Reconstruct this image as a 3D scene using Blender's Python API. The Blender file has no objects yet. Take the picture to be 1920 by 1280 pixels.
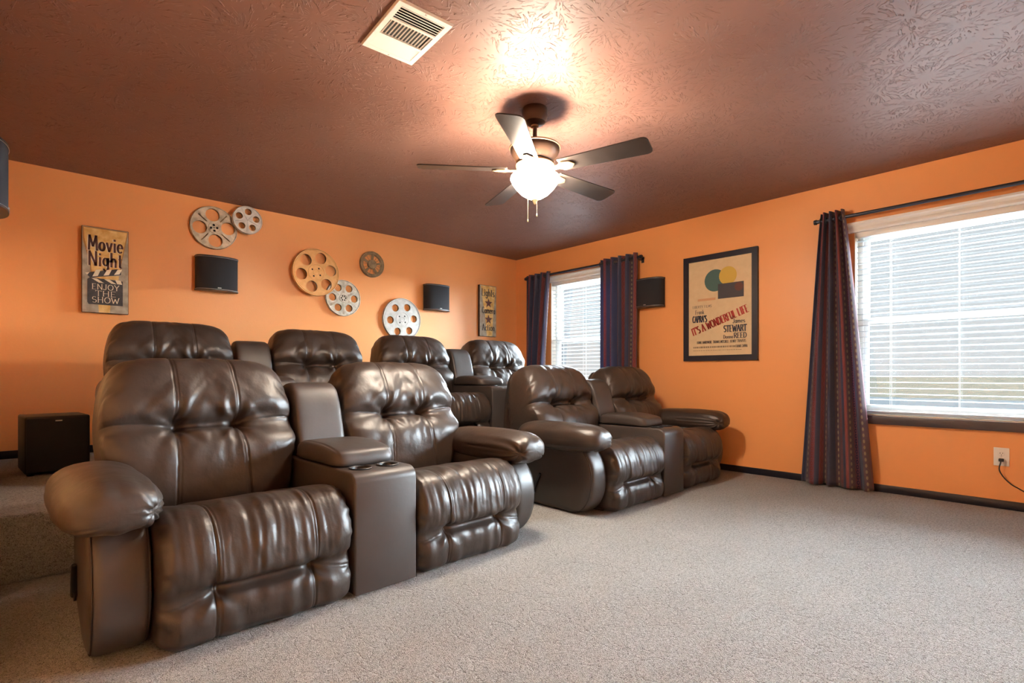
import bpy, bmesh, math, random
import numpy as np
from mathutils import Vector, Matrix, Euler
random.seed(7)
PI = math.pi
scene = bpy.context.scene
C = bpy.context.collection

# ------------------------------------------------------------------ camera
FPX, HORIZON, YAW, CAMH = 980.67, 701.04, 0.83541, 0.9025
cam_d = bpy.data.cameras.new('camera')
cam_d.sensor_width = 36.0
cam_d.lens = FPX / 1920 * 36.0
cam_d.shift_y = (HORIZON - 640) / 1920
cam_d.clip_start = 0.02
cam = bpy.data.objects.new('camera', cam_d)
cam.location = (0, 0, CAMH)
cam.rotation_euler = (PI / 2, 0, YAW - PI / 2)
C.objects.link(cam)
scene.camera = cam

# ------------------------------------------------------------------ world, sun, exposure
world = bpy.data.worlds.new('sky')
scene.world = world
world.use_nodes = True
wbg = world.node_tree.nodes['Background']
wbg.inputs[0].default_value = (0.90, 0.955, 1.0, 1)
wbg.inputs[1].default_value = 0.31
sun_d = bpy.data.lights.new('sun', 'SUN')
sun_d.energy = 125.0
sun_d.angle = math.radians(112)
sun_d.color = (0.80, 0.91, 1.0)
sun = bpy.data.objects.new('sun', sun_d)
_d = Vector((-0.86, 0.36, -0.34))
sun.rotation_euler = _d.to_track_quat('-Z', 'Y').to_euler()
sun.location = (9, -1, 6)
C.objects.link(sun)
vs = scene.view_settings
vs.view_transform = 'Standard'
vs.look = 'None'
vs.gamma = 1.0
vs.use_curve_mapping = False
vs.exposure = 1.33

# ------------------------------------------------------------------ room sizes (metres)
XR, YB, XL, YF, ZC = 4.79, 5.207, -0.235, -0.95, 2.44
RISER_Y, RISER_Z = 3.11, 0.295

# ------------------------------------------------------------------ material helpers
MATS = {}
def nm(name):
    m = bpy.data.materials.new(name); m.use_nodes = True
    nt = m.node_tree
    b = nt.nodes['Principled BSDF']
    MATS[name] = m
    return m, nt, b
def N(nt, kind, **kw):
    n = nt.nodes.new(kind)
    for k, v in kw.items():
        if k.startswith('i_'):
            n.inputs[k[2:].replace('_', ' ')].default_value = v
        else:
            setattr(n, k, v)
    return n
def L(nt, a, b): nt.links.new(a, b)
def plain(name, col, rough=0.5, metal=0.0, spec=0.5, noise=0.0, nscale=8.0, bump=0.0, bscale=200.0):
    m, nt, b = nm(name)
    b.inputs['Base Color'].default_value = (*col, 1)
    b.inputs['Roughness'].default_value = rough
    b.inputs['Metallic'].default_value = metal
    b.inputs['Specular IOR Level'].default_value = spec
    tc = N(nt, 'ShaderNodeTexCoord')
    if noise > 0:
        n = N(nt, 'ShaderNodeTexNoise'); n.inputs['Scale'].default_value = nscale; n.inputs['Detail'].default_value = 5
        L(nt, tc.outputs['Object'], n.inputs['Vector'])
        mx = N(nt, 'ShaderNodeMix', data_type='RGBA')
        mx.inputs[6].default_value = (*[c * (1 - noise) for c in col], 1)
        mx.inputs[7].default_value = (*[min(1, c * (1 + noise)) for c in col], 1)
        L(nt, n.outputs['Fac'], mx.inputs[0]); L(nt, mx.outputs[2], b.inputs['Base Color'])
    if bump > 0:
        n = N(nt, 'ShaderNodeTexNoise'); n.inputs['Scale'].default_value = bscale; n.inputs['Detail'].default_value = 3
        L(nt, tc.outputs['Object'], n.inputs['Vector'])
        bp = N(nt, 'ShaderNodeBump'); bp.inputs['Strength'].default_value = bump; bp.inputs['Distance'].default_value = 0.002
        L(nt, n.outputs['Fac'], bp.inputs['Height']); L(nt, bp.outputs[0], b.inputs['Normal'])
    return m

def mat_wall():
    m, nt, b = nm('orange_paint')
    tc = N(nt, 'ShaderNodeTexCoord')
    b.inputs['Roughness'].default_value = 0.42
    b.inputs['Specular IOR Level'].default_value = 0.45
    n = N(nt, 'ShaderNodeTexNoise'); n.inputs['Scale'].default_value = 1.3; n.inputs['Detail'].default_value = 2
    L(nt, tc.outputs['Object'], n.inputs['Vector'])
    mx = N(nt, 'ShaderNodeMix', data_type='RGBA')
    mx.inputs[6].default_value = (0.83, 0.362, 0.124, 1); mx.inputs[7].default_value = (0.86, 0.377, 0.130, 1)
    L(nt, n.outputs['Fac'], mx.inputs[0]); L(nt, mx.outputs[2], b.inputs['Base Color'])
    n2 = N(nt, 'ShaderNodeTexNoise'); n2.inputs['Scale'].default_value = 90; n2.inputs['Detail'].default_value = 3
    L(nt, tc.outputs['Object'], n2.inputs['Vector'])
    bp = N(nt, 'ShaderNodeBump'); bp.inputs['Strength'].default_value = 0.25; bp.inputs['Distance'].default_value = 0.002
    L(nt, n2.outputs['Fac'], bp.inputs['Height']); L(nt, bp.outputs[0], b.inputs['Normal'])
    return m

def mat_ceiling():
    """brown paint over a stomped brush texture: every stamp is a burst of short ridges"""
    m, nt, b = nm('ceiling_paint')
    tc = N(nt, 'ShaderNodeTexCoord')
    b.inputs['Base Color'].default_value = (0.215, 0.110, 0.083, 1)
    b.inputs['Roughness'].default_value = 0.52
    b.inputs['Specular IOR Level'].default_value = 0.36
    def stamps(scale, seed, nrays):
        mp = N(nt, 'ShaderNodeMapping'); mp.inputs['Location'].default_value = (seed, seed * 1.7, 0)
        L(nt, tc.outputs['Object'], mp.inputs['Vector'])
        warp = N(nt, 'ShaderNodeTexNoise'); warp.inputs['Scale'].default_value = 5.0; warp.inputs['Detail'].default_value = 2
        L(nt, mp.outputs[0], warp.inputs['Vector'])
        wsub = N(nt, 'ShaderNodeVectorMath', operation='MULTIPLY_ADD')
        wsub.inputs[1].default_value = (0.10, 0.10, 0); L(nt, warp.outputs['Color'], wsub.inputs[0]); L(nt, mp.outputs[0], wsub.inputs[2])
        fl = N(nt, 'ShaderNodeVectorMath', operation='MULTIPLY'); fl.inputs[1].default_value = (1, 1, 0)
        L(nt, wsub.outputs[0], fl.inputs[0])
        vo = N(nt, 'ShaderNodeTexVoronoi', voronoi_dimensions='2D', feature='F1')
        vo.inputs['Scale'].default_value = scale; vo.inputs['Randomness'].default_value = 0.95
        L(nt, fl.outputs[0], vo.inputs['Vector'])
        sb = N(nt, 'ShaderNodeVectorMath', operation='SUBTRACT')
        L(nt, fl.outputs[0], sb.inputs[0]); L(nt, vo.outputs['Position'], sb.inputs[1])
        sp = N(nt, 'ShaderNodeSeparateXYZ'); L(nt, sb.outputs[0], sp.inputs[0])
        at = N(nt, 'ShaderNodeMath', operation='ARCTAN2'); L(nt, sp.outputs[1], at.inputs[0]); L(nt, sp.outputs[0], at.inputs[1])
        # break rays up along their length
        cx = N(nt, 'ShaderNodeCombineXYZ')
        a2 = N(nt, 'ShaderNodeMath', operation='MULTIPLY'); a2.inputs[1].default_value = nrays; L(nt, at.outputs[0], a2.inputs[0])
        r2 = N(nt, 'ShaderNodeMath', operation='MULTIPLY'); r2.inputs[1].default_value = scale * 5.5; 
        ln = N(nt, 'ShaderNodeVectorMath', operation='LENGTH'); L(nt, sb.outputs[0], ln.inputs[0]); L(nt, ln.outputs['Value'], r2.inputs[0])
        L(nt, a2.outputs[0], cx.inputs[0]); L(nt, r2.outputs[0], cx.inputs[1])
        sepc = N(nt, 'ShaderNodeSeparateColor'); L(nt, vo.outputs['Color'], sepc.inputs[0])
        off = N(nt, 'ShaderNodeMath', operation='MULTIPLY'); off.inputs[1].default_value = 37.0; L(nt, sepc.outputs[0], off.inputs[0])
        L(nt, off.outputs[0], cx.inputs[2])
        rn = N(nt, 'ShaderNodeTexNoise'); rn.inputs['Scale'].default_value = 1.0; rn.inputs['Detail'].default_value = 1.0
        L(nt, cx.outputs[0], rn.inputs['Vector'])
        rp = N(nt, 'ShaderNodeMapRange'); rp.inputs[1].default_value = 0.59; rp.inputs[2].default_value = 0.64
        L(nt, rn.outputs['Fac'], rp.inputs[0])
        # fade at centre and rim
        f1 = N(nt, 'ShaderNodeMapRange'); f1.inputs[1].default_value = 0.10; f1.inputs[2].default_value = 0.22
        L(nt, vo.outputs['Distance'], f1.inputs[0])
        f2 = N(nt, 'ShaderNodeMapRange'); f2.inputs[1].default_value = 0.62; f2.inputs[2].default_value = 0.42
        L(nt, vo.outputs['Distance'], f2.inputs[0])
        mu = N(nt, 'ShaderNodeMath', operation='MULTIPLY'); L(nt, rp.outputs[0], mu.inputs[0]); L(nt, f1.outputs[0], mu.inputs[1])
        mu2 = N(nt, 'ShaderNodeMath', operation='MULTIPLY'); L(nt, mu.outputs[0], mu2.inputs[0]); L(nt, f2.outputs[0], mu2.inputs[1])
        return mu2
    s1 = stamps(2.7, 3.1, 11.0)
    s2 = stamps(3.5, 11.3, 9.0)
    mxm = N(nt, 'ShaderNodeMath', operation='MAXIMUM'); L(nt, s1.outputs[0], mxm.inputs[0]); L(nt, s2.outputs[0], mxm.inputs[1])
    fine = N(nt, 'ShaderNodeTexNoise'); fine.inputs['Scale'].default_value = 28; fine.inputs['Detail'].default_value = 4
    L(nt, tc.outputs['Object'], fine.inputs['Vector'])
    ad = N(nt, 'ShaderNodeMath', operation='MULTIPLY_ADD'); ad.inputs[1].default_value = 0.06
    L(nt, fine.outputs['Fac'], ad.inputs[0]); L(nt, mxm.outputs[0], ad.inputs[2])
    bp = N(nt, 'ShaderNodeBump'); bp.inputs['Strength'].default_value = 1.0; bp.inputs['Distance'].default_value = 0.0065
    L(nt, ad.outputs[0], bp.inputs['Height']); L(nt, bp.outputs[0], b.inputs['Normal'])
    return m

def mat_carpet():
    m, nt, b = nm('carpet')
    tc = N(nt, 'ShaderNodeTexCoord')
    b.inputs['Roughness'].default_value = 0.95
    b.inputs['Specular IOR Level'].default_value = 0.1
    b.inputs['Sheen Weight'].default_value = 0.15
    n1 = N(nt, 'ShaderNodeTexNoise'); n1.inputs['Scale'].default_value = 120; n1.inputs['Detail'].default_value = 3; n1.inputs['Distortion'].default_value = 1.2
    n2 = N(nt, 'ShaderNodeTexNoise'); n2.inputs['Scale'].default_value = 300; n2.inputs['Detail'].default_value = 2
    n3 = N(nt, 'ShaderNodeTexNoise'); n3.inputs['Scale'].default_value = 2.2; n3.inputs['Detail'].default_value = 3
    for n in (n1, n2, n3): L(nt, tc.outputs['Object'], n.inputs['Vector'])
    cr = N(nt, 'ShaderNodeValToRGB')
    e = cr.color_ramp.elements
    e[0].position = 0.36; e[0].color = (0.105, 0.092, 0.080, 1)
    e[1].position = 0.60; e[1].color = (0.57, 0.58, 0.57, 1)
    e2 = e.new(0.47); e2.color = (0.375, 0.372, 0.357, 1)
    ad = N(nt, 'ShaderNodeMath', operation='MULTIPLY_ADD'); ad.inputs[1].default_value = 0.5
    mu = N(nt, 'ShaderNodeMath', operation='MULTIPLY'); mu.inputs[1].default_value = 0.5
    L(nt, n2.outputs['Fac'], ad.inputs[0]); L(nt, n1.outputs['Fac'], mu.inputs[0]); L(nt, mu.outputs[0], ad.inputs[2])
    L(nt, ad.outputs[0], cr.inputs[0])
    mx = N(nt, 'ShaderNodeMix', data_type='RGBA', blend_type='MULTIPLY'); mx.inputs[0].default_value = 1.0
    cr2 = N(nt, 'ShaderNodeMapRange'); cr2.inputs[3].default_value = 0.88; cr2.inputs[4].default_value = 1.10
    L(nt, n3.outputs['Fac'], cr2.inputs[0])
    L(nt, cr.outputs[0], mx.inputs[6]); L(nt, cr2.outputs[0], mx.inputs[7])
    L(nt, mx.outputs[2], b.inputs['Base Color'])
    # pile relief plus a few vacuum and foot tracks
    n4 = N(nt, 'ShaderNodeTexNoise'); n4.inputs['Scale'].default_value = 7; n4.inputs['Detail'].default_value = 5; n4.inputs['Distortion'].default_value = 0.6
    L(nt, tc.outputs['Object'], n4.inputs['Vector'])
    s4 = N(nt, 'ShaderNodeMath', operation='SUBTRACT'); s4.inputs[1].default_value = 0.5; L(nt, n4.outputs['Fac'], s4.inputs[0])
    ab = N(nt, 'ShaderNodeMath', operation='ABSOLUTE'); L(nt, s4.outputs[0], ab.inputs[0])
    mr = N(nt, 'ShaderNodeMapRange'); mr.inputs[1].default_value = 0.0; mr.inputs[2].default_value = 0.02; mr.inputs[3].default_value = -0.8; mr.inputs[4].default_value = 0
    L(nt, ab.outputs[0], mr.inputs[0])
    sm = N(nt, 'ShaderNodeMath', operation='ADD'); L(nt, mr.outputs[0], sm.inputs[0])
    m4 = N(nt, 'ShaderNodeMath', operation='MULTIPLY'); m4.inputs[1].default_value = 3.0; L(nt, ad.outputs[0], m4.inputs[0])
    L(nt, m4.outputs[0], sm.inputs[1])
    bp = N(nt, 'ShaderNodeBump'); bp.inputs['Strength'].default_value = 1.0; bp.inputs['Distance'].default_value = 0.008
    L(nt, sm.outputs[0], bp.inputs['Height']); L(nt, bp.outputs[0], b.inputs['Normal'])
    return m

def mat_leather(name, col, rough, lump=0.36, crease=0.0):
    m, nt, b = nm(name)
    tc = N(nt, 'ShaderNodeTexCoord')
    b.inputs['Specular IOR Level'].default_value = 0.55
    n = N(nt, 'ShaderNodeTexNoise'); n.inputs['Scale'].default_value = 7; n.inputs['Detail'].default_value = 6
    L(nt, tc.outputs['Object'], n.inputs['Vector'])
    mx = N(nt, 'ShaderNodeMix', data_type='RGBA')
    mx.inputs[6].default_value = (*[c * 0.75 for c in col], 1); mx.inputs[7].default_value = (*[c * 1.3 for c in col], 1)
    L(nt, n.outputs['Fac'], mx.inputs[0]); L(nt, mx.outputs[2], b.inputs['Base Color'])
    rr = N(nt, 'ShaderNodeMapRange'); rr.inputs[3].default_value = rough - 0.05; rr.inputs[4].default_value = rough + 0.09
    L(nt, n.outputs['Fac'], rr.inputs[0]); L(nt, rr.outputs[0], b.inputs['Roughness'])
    vo = N(nt, 'ShaderNodeTexVoronoi', feature='DISTANCE_TO_EDGE'); vo.inputs['Scale'].default_value = 330
    L(nt, tc.outputs['Object'], vo.inputs['Vector'])
    n2 = N(nt, 'ShaderNodeTexNoise'); n2.inputs['Scale'].default_value = 45; n2.inputs['Detail'].default_value = 4
    L(nt, tc.outputs['Object'], n2.inputs['Vector'])
    b1 = N(nt, 'ShaderNodeBump'); b1.inputs['Strength'].default_value = 0.12; b1.inputs['Distance'].default_value = 0.001
    L(nt, vo.outputs['Distance'], b1.inputs['Height'])
    b2 = N(nt, 'ShaderNodeBump'); b2.inputs['Strength'].default_value = lump; b2.inputs['Distance'].default_value = 0.004
    L(nt, n2.outputs['Fac'], b2.inputs['Height']); L(nt, b1.outputs[0], b2.inputs['Normal'])
    last = b2
    if crease > 0:      # fine drawn creases, stretched across the hide
        mp = N(nt, 'ShaderNodeMapping'); mp.inputs['Scale'].default_value = (1.0, 0.45, 0.45); mp.inputs['Rotation'].default_value = (0.3, 0.5, 0.4)
        L(nt, tc.outputs['Object'], mp.inputs['Vector'])
        n3 = N(nt, 'ShaderNodeTexNoise', noise_type='RIDGED_MULTIFRACTAL'); n3.inputs['Scale'].default_value = 34; n3.inputs['Detail'].default_value = 4; n3.inputs['Distortion'].default_value = 0.8
        L(nt, mp.outputs[0], n3.inputs['Vector'])
        b3 = N(nt, 'ShaderNodeBump', invert=True); b3.inputs['Strength'].default_value = crease; b3.inputs['Distance'].default_value = 0.003
        L(nt, n3.outputs['Fac'], b3.inputs['Height']); L(nt, b2.outputs[0], b3.inputs['Normal']); last = b3
    L(nt, last.outputs[0], b.inputs['Normal'])
    return m

def mat_curtain():
    """columns of dots, rings and waves woven on navy, maroon and brown stripes (UV in metres of cloth)"""
    m, nt, b = nm('curtain_cloth')
    uv = N(nt, 'ShaderNodeUVMap')
    b.inputs['Roughness'].default_value = 0.75
    b.inputs['Specular IOR Level'].default_value = 0.3
    b.inputs['Sheen Weight'].default_value = 0.25
    sp = N(nt, 'ShaderNodeSeparateXYZ'); L(nt, uv.outputs[0], sp.inputs[0])
    def math_(op, a, b_=None, c=None):
        n = N(nt, 'ShaderNodeMath', operation=op)
        for i, v in enumerate((a, b_, c)):
            if v is None: continue
            if isinstance(v, (int, float)): n.inputs[i].default_value = v
            else: L(nt, v, n.inputs[i])
        return n.outputs[0]
    u, v = sp.outputs[0], sp.outputs[1]
    per = math_('FRACT', math_('DIVIDE', u, 0.40))
    cr = N(nt, 'ShaderNodeValToRGB'); cr.color_ramp.interpolation = 'CONSTANT'
    e = cr.color_ramp.elements
    navy, mar, brn, red = (0.085, 0.095, 0.17, 1), (0.22, 0.085, 0.12, 1), (0.165, 0.11, 0.135, 1), (0.30, 0.095, 0.11, 1)
    e[0].position = 0; e[0].color = navy; e[1].position = 0.18; e[1].color = brn
    for p_, c_ in ((0.34, mar), (0.50, navy), (0.62, red), (0.72, brn), (0.88, mar)):
        x = e.new(p_); x.color = c_
    L(nt, per, cr.inputs[0])
    col = cr.outputs[0]
    def over(base, mask, c_):
        mx = N(nt, 'ShaderNodeMix', data_type='RGBA'); L(nt, mask, mx.inputs[0]); L(nt, base, mx.inputs[6]); mx.inputs[7].default_value = c_
        return mx.outputs[2]
    def dots(center, pitch, rx, ry, ring=None):
        du = math_('DIVIDE', math_('MULTIPLY', math_('SUBTRACT', per, center), 0.40), rx)
        dv = math_('DIVIDE', math_('MULTIPLY', math_('SUBTRACT', math_('FRACT', math_('DIVIDE', v, pitch)), 0.5), pitch), ry)
        r = math_('SQRT', math_('ADD', math_('MULTIPLY', du, du), math_('MULTIPLY', dv, dv)))
        if ring is None: return math_('LESS_THAN', r, 1.0)
        return math_('LESS_THAN', math_('ABSOLUTE', math_('SUBTRACT', r, 1.0)), ring)
    def wave(center, pitch, amp, w):
        s = math_('MULTIPLY', math_('SINE', math_('MULTIPLY', v, 2 * PI / pitch)), amp)
        d = math_('SUBTRACT', math_('MULTIPLY', math_('SUBTRACT', per, center), 0.40), s)
        return math_('LESS_THAN', math_('ABSOLUTE', d), w)
    col = over(col, dots(0.26, 0.046, 0.009, 0.014), (0.38, 0.31, 0.22, 1))
    col = over(col, dots(0.80, 0.046, 0.009, 0.014), (0.36, 0.29, 0.21, 1))
    col = over(col, dots(0.42, 0.040, 0.012, 0.013, 0.3), (0.24, 0.045, 0.04, 1))
    col = over(col, dots(0.94, 0.040, 0.010, 0.013, 0.3), (0.03, 0.03, 0.09, 1))
    col = over(col, wave(0.67, 0.060, 0.007, 0.003), (0.28, 0.075, 0.05, 1))
    L(nt, col, b.inputs['Base Color'])
    tr = N(nt, 'ShaderNodeBsdfTranslucent'); L(nt, col, tr.inputs[0])
    ms = N(nt, 'ShaderNodeMixShader'); ms.inputs[0].default_value = 0.40
    L(nt, b.outputs[0], ms.inputs[1]); L(nt, tr.outputs[0], ms.inputs[2])
    L(nt, ms.outputs[0], nt.nodes['Material Output'].inputs[0])
    return m

M = {}
M['wall'] = mat_wall()
M['ceil'] = mat_ceiling()
M['carpet'] = mat_carpet()
M['leather'] = mat_leather('brown_leather', (0.036, 0.0245, 0.019), 0.40, 0.30, 0.16)
M['vinyl'] = mat_leather('brown_vinyl', (0.046, 0.036, 0.032), 0.42, 0.10)
M['stitch'] = plain('stitching', (0.020, 0.013, 0.010), 0.6)
M['curtain'] = mat_curtain()
M['trim'] = plain('dark_trim', (0.012, 0.012, 0.020), 0.35, noise=0.2)
M['sill'] = plain('sill_paint', (0.060, 0.045, 0.048), 0.4, noise=0.15)
M['white'] = plain('white_vinyl', (0.80, 0.80, 0.78), 0.35)
M['cream'] = plain('cream_jamb', (0.78, 0.74, 0.66), 0.5)
M['black'] = plain('black_plastic', (0.010, 0.011, 0.014), 0.42)
M['subblack'] = plain('black_vinyl_wrap', (0.010, 0.010, 0.013), 0.5, bump=0.3, bscale=400)
M['cloth'] = plain('grille_cloth', (0.014, 0.015, 0.020), 0.8, bump=0.6, bscale=900)
M['silver'] = plain('silver_trim', (0.55, 0.55, 0.56), 0.3, metal=0.9)
M['badge'] = plain('badge', (0.60, 0.60, 0.60), 0.35, metal=0.5)
M['bronze'] = plain('oil_bronze', (0.050, 0.026, 0.016), 0.38, metal=0.3, noise=0.2)
M['copperrim'] = plain('antique_rim', (0.36, 0.24, 0.14), 0.35, metal=0.6)
M['blade'] = plain('dark_blade', (0.040, 0.030, 0.026), 0.30, noise=0.25, nscale=14)
M['chain'] = plain('chain_brass', (0.55, 0.42, 0.24), 0.35, metal=0.8)
M['rod'] = plain('rod_metal', (0.035, 0.042, 0.060), 0.32, metal=0.5)
M['vent'] = plain('vent_paint', (0.80, 0.76, 0.69), 0.45)
M['ventdark'] = plain('duct_dark', (0.02, 0.018, 0.015), 0.8)
M['frame'] = plain('frame_wood', (0.013, 0.014, 0.026), 0.38, noise=0.3, nscale=20)
M['outlet'] = plain('outlet_plastic', (0.78, 0.77, 0.74), 0.35)
M['cord'] = plain('cord_rubber', (0.02, 0.021, 0.026), 0.5)
M['dark'] = plain('dark_hole', (0.012, 0.010, 0.010), 0.7)
M['concrete'] = plain('pale_ground', (0.25, 0.26, 0.26), 0.9, spec=0.0, noise=0.1, nscale=0.3)
M['siding'] = plain('pale_siding', (0.19, 0.197, 0.205), 0.9, spec=0.0)
M['shingle'] = plain('tan_shingle', (0.026, 0.0235, 0.0185), 0.9, spec=0.0, noise=0.2, nscale=1.5)

def mat_glass():
    m, nt, b = nm('window_glass')
    nt.nodes.remove(b)
    t = N(nt, 'ShaderNodeBsdfTransparent'); t.inputs[0].default_value = (0.96, 0.98, 0.98, 1)
    g = N(nt, 'ShaderNodeBsdfGlossy'); g.inputs['Roughness'].default_value = 0.02
    fr = N(nt, 'ShaderNodeFresnel'); fr.inputs[0].default_value = 1.45
    ms = N(nt, 'ShaderNodeMixShader'); L(nt, fr.outputs[0], ms.inputs[0]); L(nt, t.outputs[0], ms.inputs[1]); L(nt, g.outputs[0], ms.inputs[2])
    L(nt, ms.outputs[0], nt.nodes['Material Output'].inputs[0])
    return m
M['glass'] = mat_glass()
def mat_slat():
    m, nt, b = nm('blind_slat')
    b.inputs['Base Color'].default_value = (0.50, 0.52, 0.53, 1); b.inputs['Roughness'].default_value = 0.4
    t = N(nt, 'ShaderNodeBsdfTranslucent'); t.inputs[0].default_value = (0.9, 0.92, 0.93, 1)
    ms = N(nt, 'ShaderNodeMixShader'); ms.inputs[0].default_value = 0.25
    L(nt, b.outputs[0], ms.inputs[1]); L(nt, t.outputs[0], ms.inputs[2]); L(nt, ms.outputs[0], nt.nodes['Material Output'].inputs[0])
    return m
M['slat'] = mat_slat()
def mat_bowl():
    m, nt, b = nm('frosted_lit_glass')
    b.inputs['Base Color'].default_value = (0.95, 0.93, 0.88, 1); b.inputs['Roughness'].default_value = 0.35
    b.inputs['Emission Color'].default_value = (1.0, 0.86, 0.69, 1)
    b.inputs['Emission Strength'].default_value = 110.0
    return m
M['bowl'] = mat_bowl()
def mat_metal_old(name, c1, c2, rough=0.42, metal=0.7):
    m, nt, b = nm(name)
    tc = N(nt, 'ShaderNodeTexCoord')
    n = N(nt, 'ShaderNodeTexNoise'); n.inputs['Scale'].default_value = 18; n.inputs['Detail'].default_value = 6
    L(nt, tc.outputs['Object'], n.inputs['Vector'])
    mx = N(nt, 'ShaderNodeMix', data_type='RGBA'); mx.inputs[6].default_value = (*c1, 1); mx.inputs[7].default_value = (*c2, 1)
    mr = N(nt, 'ShaderNodeMapRange'); mr.inputs[1].default_value = 0.35; mr.inputs[2].default_value = 0.65
    L(nt, n.outputs['Fac'], mr.inputs[0]); L(nt, mr.outputs[0], mx.inputs[0]); L(nt, mx.outputs[2], b.inputs['Base Color'])
    b.inputs['Roughness'].default_value = rough; b.inputs['Metallic'].default_value = metal
    return m
M['reel_pewter'] = mat_metal_old('worn_pewter', (0.34, 0.29, 0.22), (0.56, 0.48, 0.37), 0.45, 0.45)
M['reel_steel'] = mat_metal_old('pale_steel', (0.45, 0.44, 0.42), (0.60, 0.58, 0.55), 0.45, 0.35)
M['reel_gold'] = mat_metal_old('gold_paint', (0.70, 0.38, 0.13), (0.80, 0.46, 0.18), 0.45, 0.25)
M['reel_grey'] = mat_metal_old('brushed_grey', (0.40, 0.38, 0.31), (0.66, 0.63, 0.54), 0.45, 0.35)
M['reel_bronze_and_shade'] = mat_metal_old('tarnished_bronze_and_shade', (0.20, 0.14, 0.075), (0.40, 0.29, 0.16), 0.5, 0.4)  # one reel's own bronze, also painted shade behind the other reels' holes
M['reel_white'] = mat_metal_old('painted_white_metal', (0.38, 0.37, 0.33), (0.50, 0.48, 0.44), 0.5, 0.15)
def print_mat(name, c1, c2, scale=9.0, rough=0.6):
    return mat_metal_old(name, c1, c2, rough, 0.0)
M['p_grey'] = print_mat('aged_grey_print', (0.30, 0.26, 0.19), (0.46, 0.42, 0.33))
M['p_gold'] = print_mat('golden_print', (0.62, 0.34, 0.08), (0.82, 0.60, 0.24))
M['p_slate'] = print_mat('slate_print', (0.030, 0.030, 0.034), (0.060, 0.060, 0.066))
M['p_plum'] = plain('plum_ink', (0.085, 0.028, 0.024), 0.6)
M['p_ivory'] = print_mat('ivory_ink', (0.72, 0.64, 0.46), (0.86, 0.80, 0.64))
M['p_edge'] = plain('sign_edge', (0.035, 0.016, 0.010), 0.6)
M['p_tan'] = plain('tan_shade', (0.40, 0.20, 0.05), 0.6)
M['p_cream'] = print_mat('cream_paper', (0.66, 0.50, 0.30), (0.70, 0.54, 0.33))
M['p_red'] = plain('red_ink', (0.42, 0.035, 0.025), 0.6)
M['p_navy'] = plain('navy_ink', (0.045, 0.045, 0.075), 0.6)
M['p_yellow'] = plain('yellow_ink', (0.62, 0.42, 0.07), 0.6)
M['p_teal'] = plain('teal_ink', (0.06, 0.13, 0.12), 0.6)
M['p_char'] = plain('charcoal_ink', (0.050, 0.047, 0.055), 0.6)
M['p_skin'] = plain('peach_ink', (0.62, 0.33, 0.17), 0.6)
M['p_auburn'] = plain('auburn_ink', (0.11, 0.035, 0.025), 0.6)
M['p_star'] = plain('star_ink', (0.14, 0.055, 0.045), 0.6)

# ------------------------------------------------------------------ mesh helpers
def link(o): C.objects.link(o); return o
def obj(name, me, mat, parent=None, loc=None, rot=None):
    o = bpy.data.objects.new(name, me)
    if mat is not None and len(me.materials) == 0: me.materials.append(M[mat] if isinstance(mat, str) else mat)
    C.objects.link(o)
    if parent is not None: o.parent = parent
    if loc is not None: o.location = loc
    if rot is not None: o.rotation_euler = rot
    return o
def thing(name, label, cat, loc=(0, 0, 0), rotz=0.0, group=None):
    o = bpy.data.objects.new(name, None); C.objects.link(o)
    o.empty_display_size = 0.1
    o.location = loc; o.rotation_euler = (0, 0, rotz)
    return tag(o, label, cat, group)
def tag(o, label, cat, group=None):
    o['label'] = label; o['category'] = cat
    if group: o['group'] = group
    return o
def struct(o): o['kind'] = 'structure'; return o
def mesh(name, verts, faces, smooth=False):
    me = bpy.data.meshes.new(name)
    me.from_pydata([tuple(v) for v in verts], [], [tuple(f) for f in faces]); me.update()
    if smooth: me.polygons.foreach_set('use_smooth', [True] * len(me.polygons))
    return me
def bm_mesh(name, bm, smooth=False, autos=None):
    bmesh.ops.recalc_face_normals(bm, faces=bm.faces[:])
    me = bpy.data.meshes.new(name); bm.to_mesh(me); bm.free()
    if smooth: me.polygons.foreach_set('use_smooth', [True] * len(me.polygons))
    if autos is not None:
        me.polygons.foreach_set('use_smooth', [True] * len(me.polygons))
        me.set_sharp_from_angle(angle=math.radians(autos))
    return me
def add_box(bm, lo, hi, bevel=0.0, seg=2):
    r = bmesh.ops.create_cube(bm, size=1.0)
    vs_ = r['verts']
    for v in vs_:
        v.co = Vector([lo[i] + (v.co[i] + 0.5) * (hi[i] - lo[i]) for i in range(3)])
    if bevel > 0:
        es = list({e for v in vs_ for e in v.link_edges})
        bmesh.ops.bevel(bm, geom=es, offset=bevel, segments=seg, profile=0.5, affect='EDGES')
def box(name, lo, hi, mat, parent=None, bevel=0.0, seg=2):
    bm = bmesh.new(); add_box(bm, lo, hi, bevel, seg)
    return obj(name, bm_mesh(name, bm, autos=35 if bevel else None), mat, parent)
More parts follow.
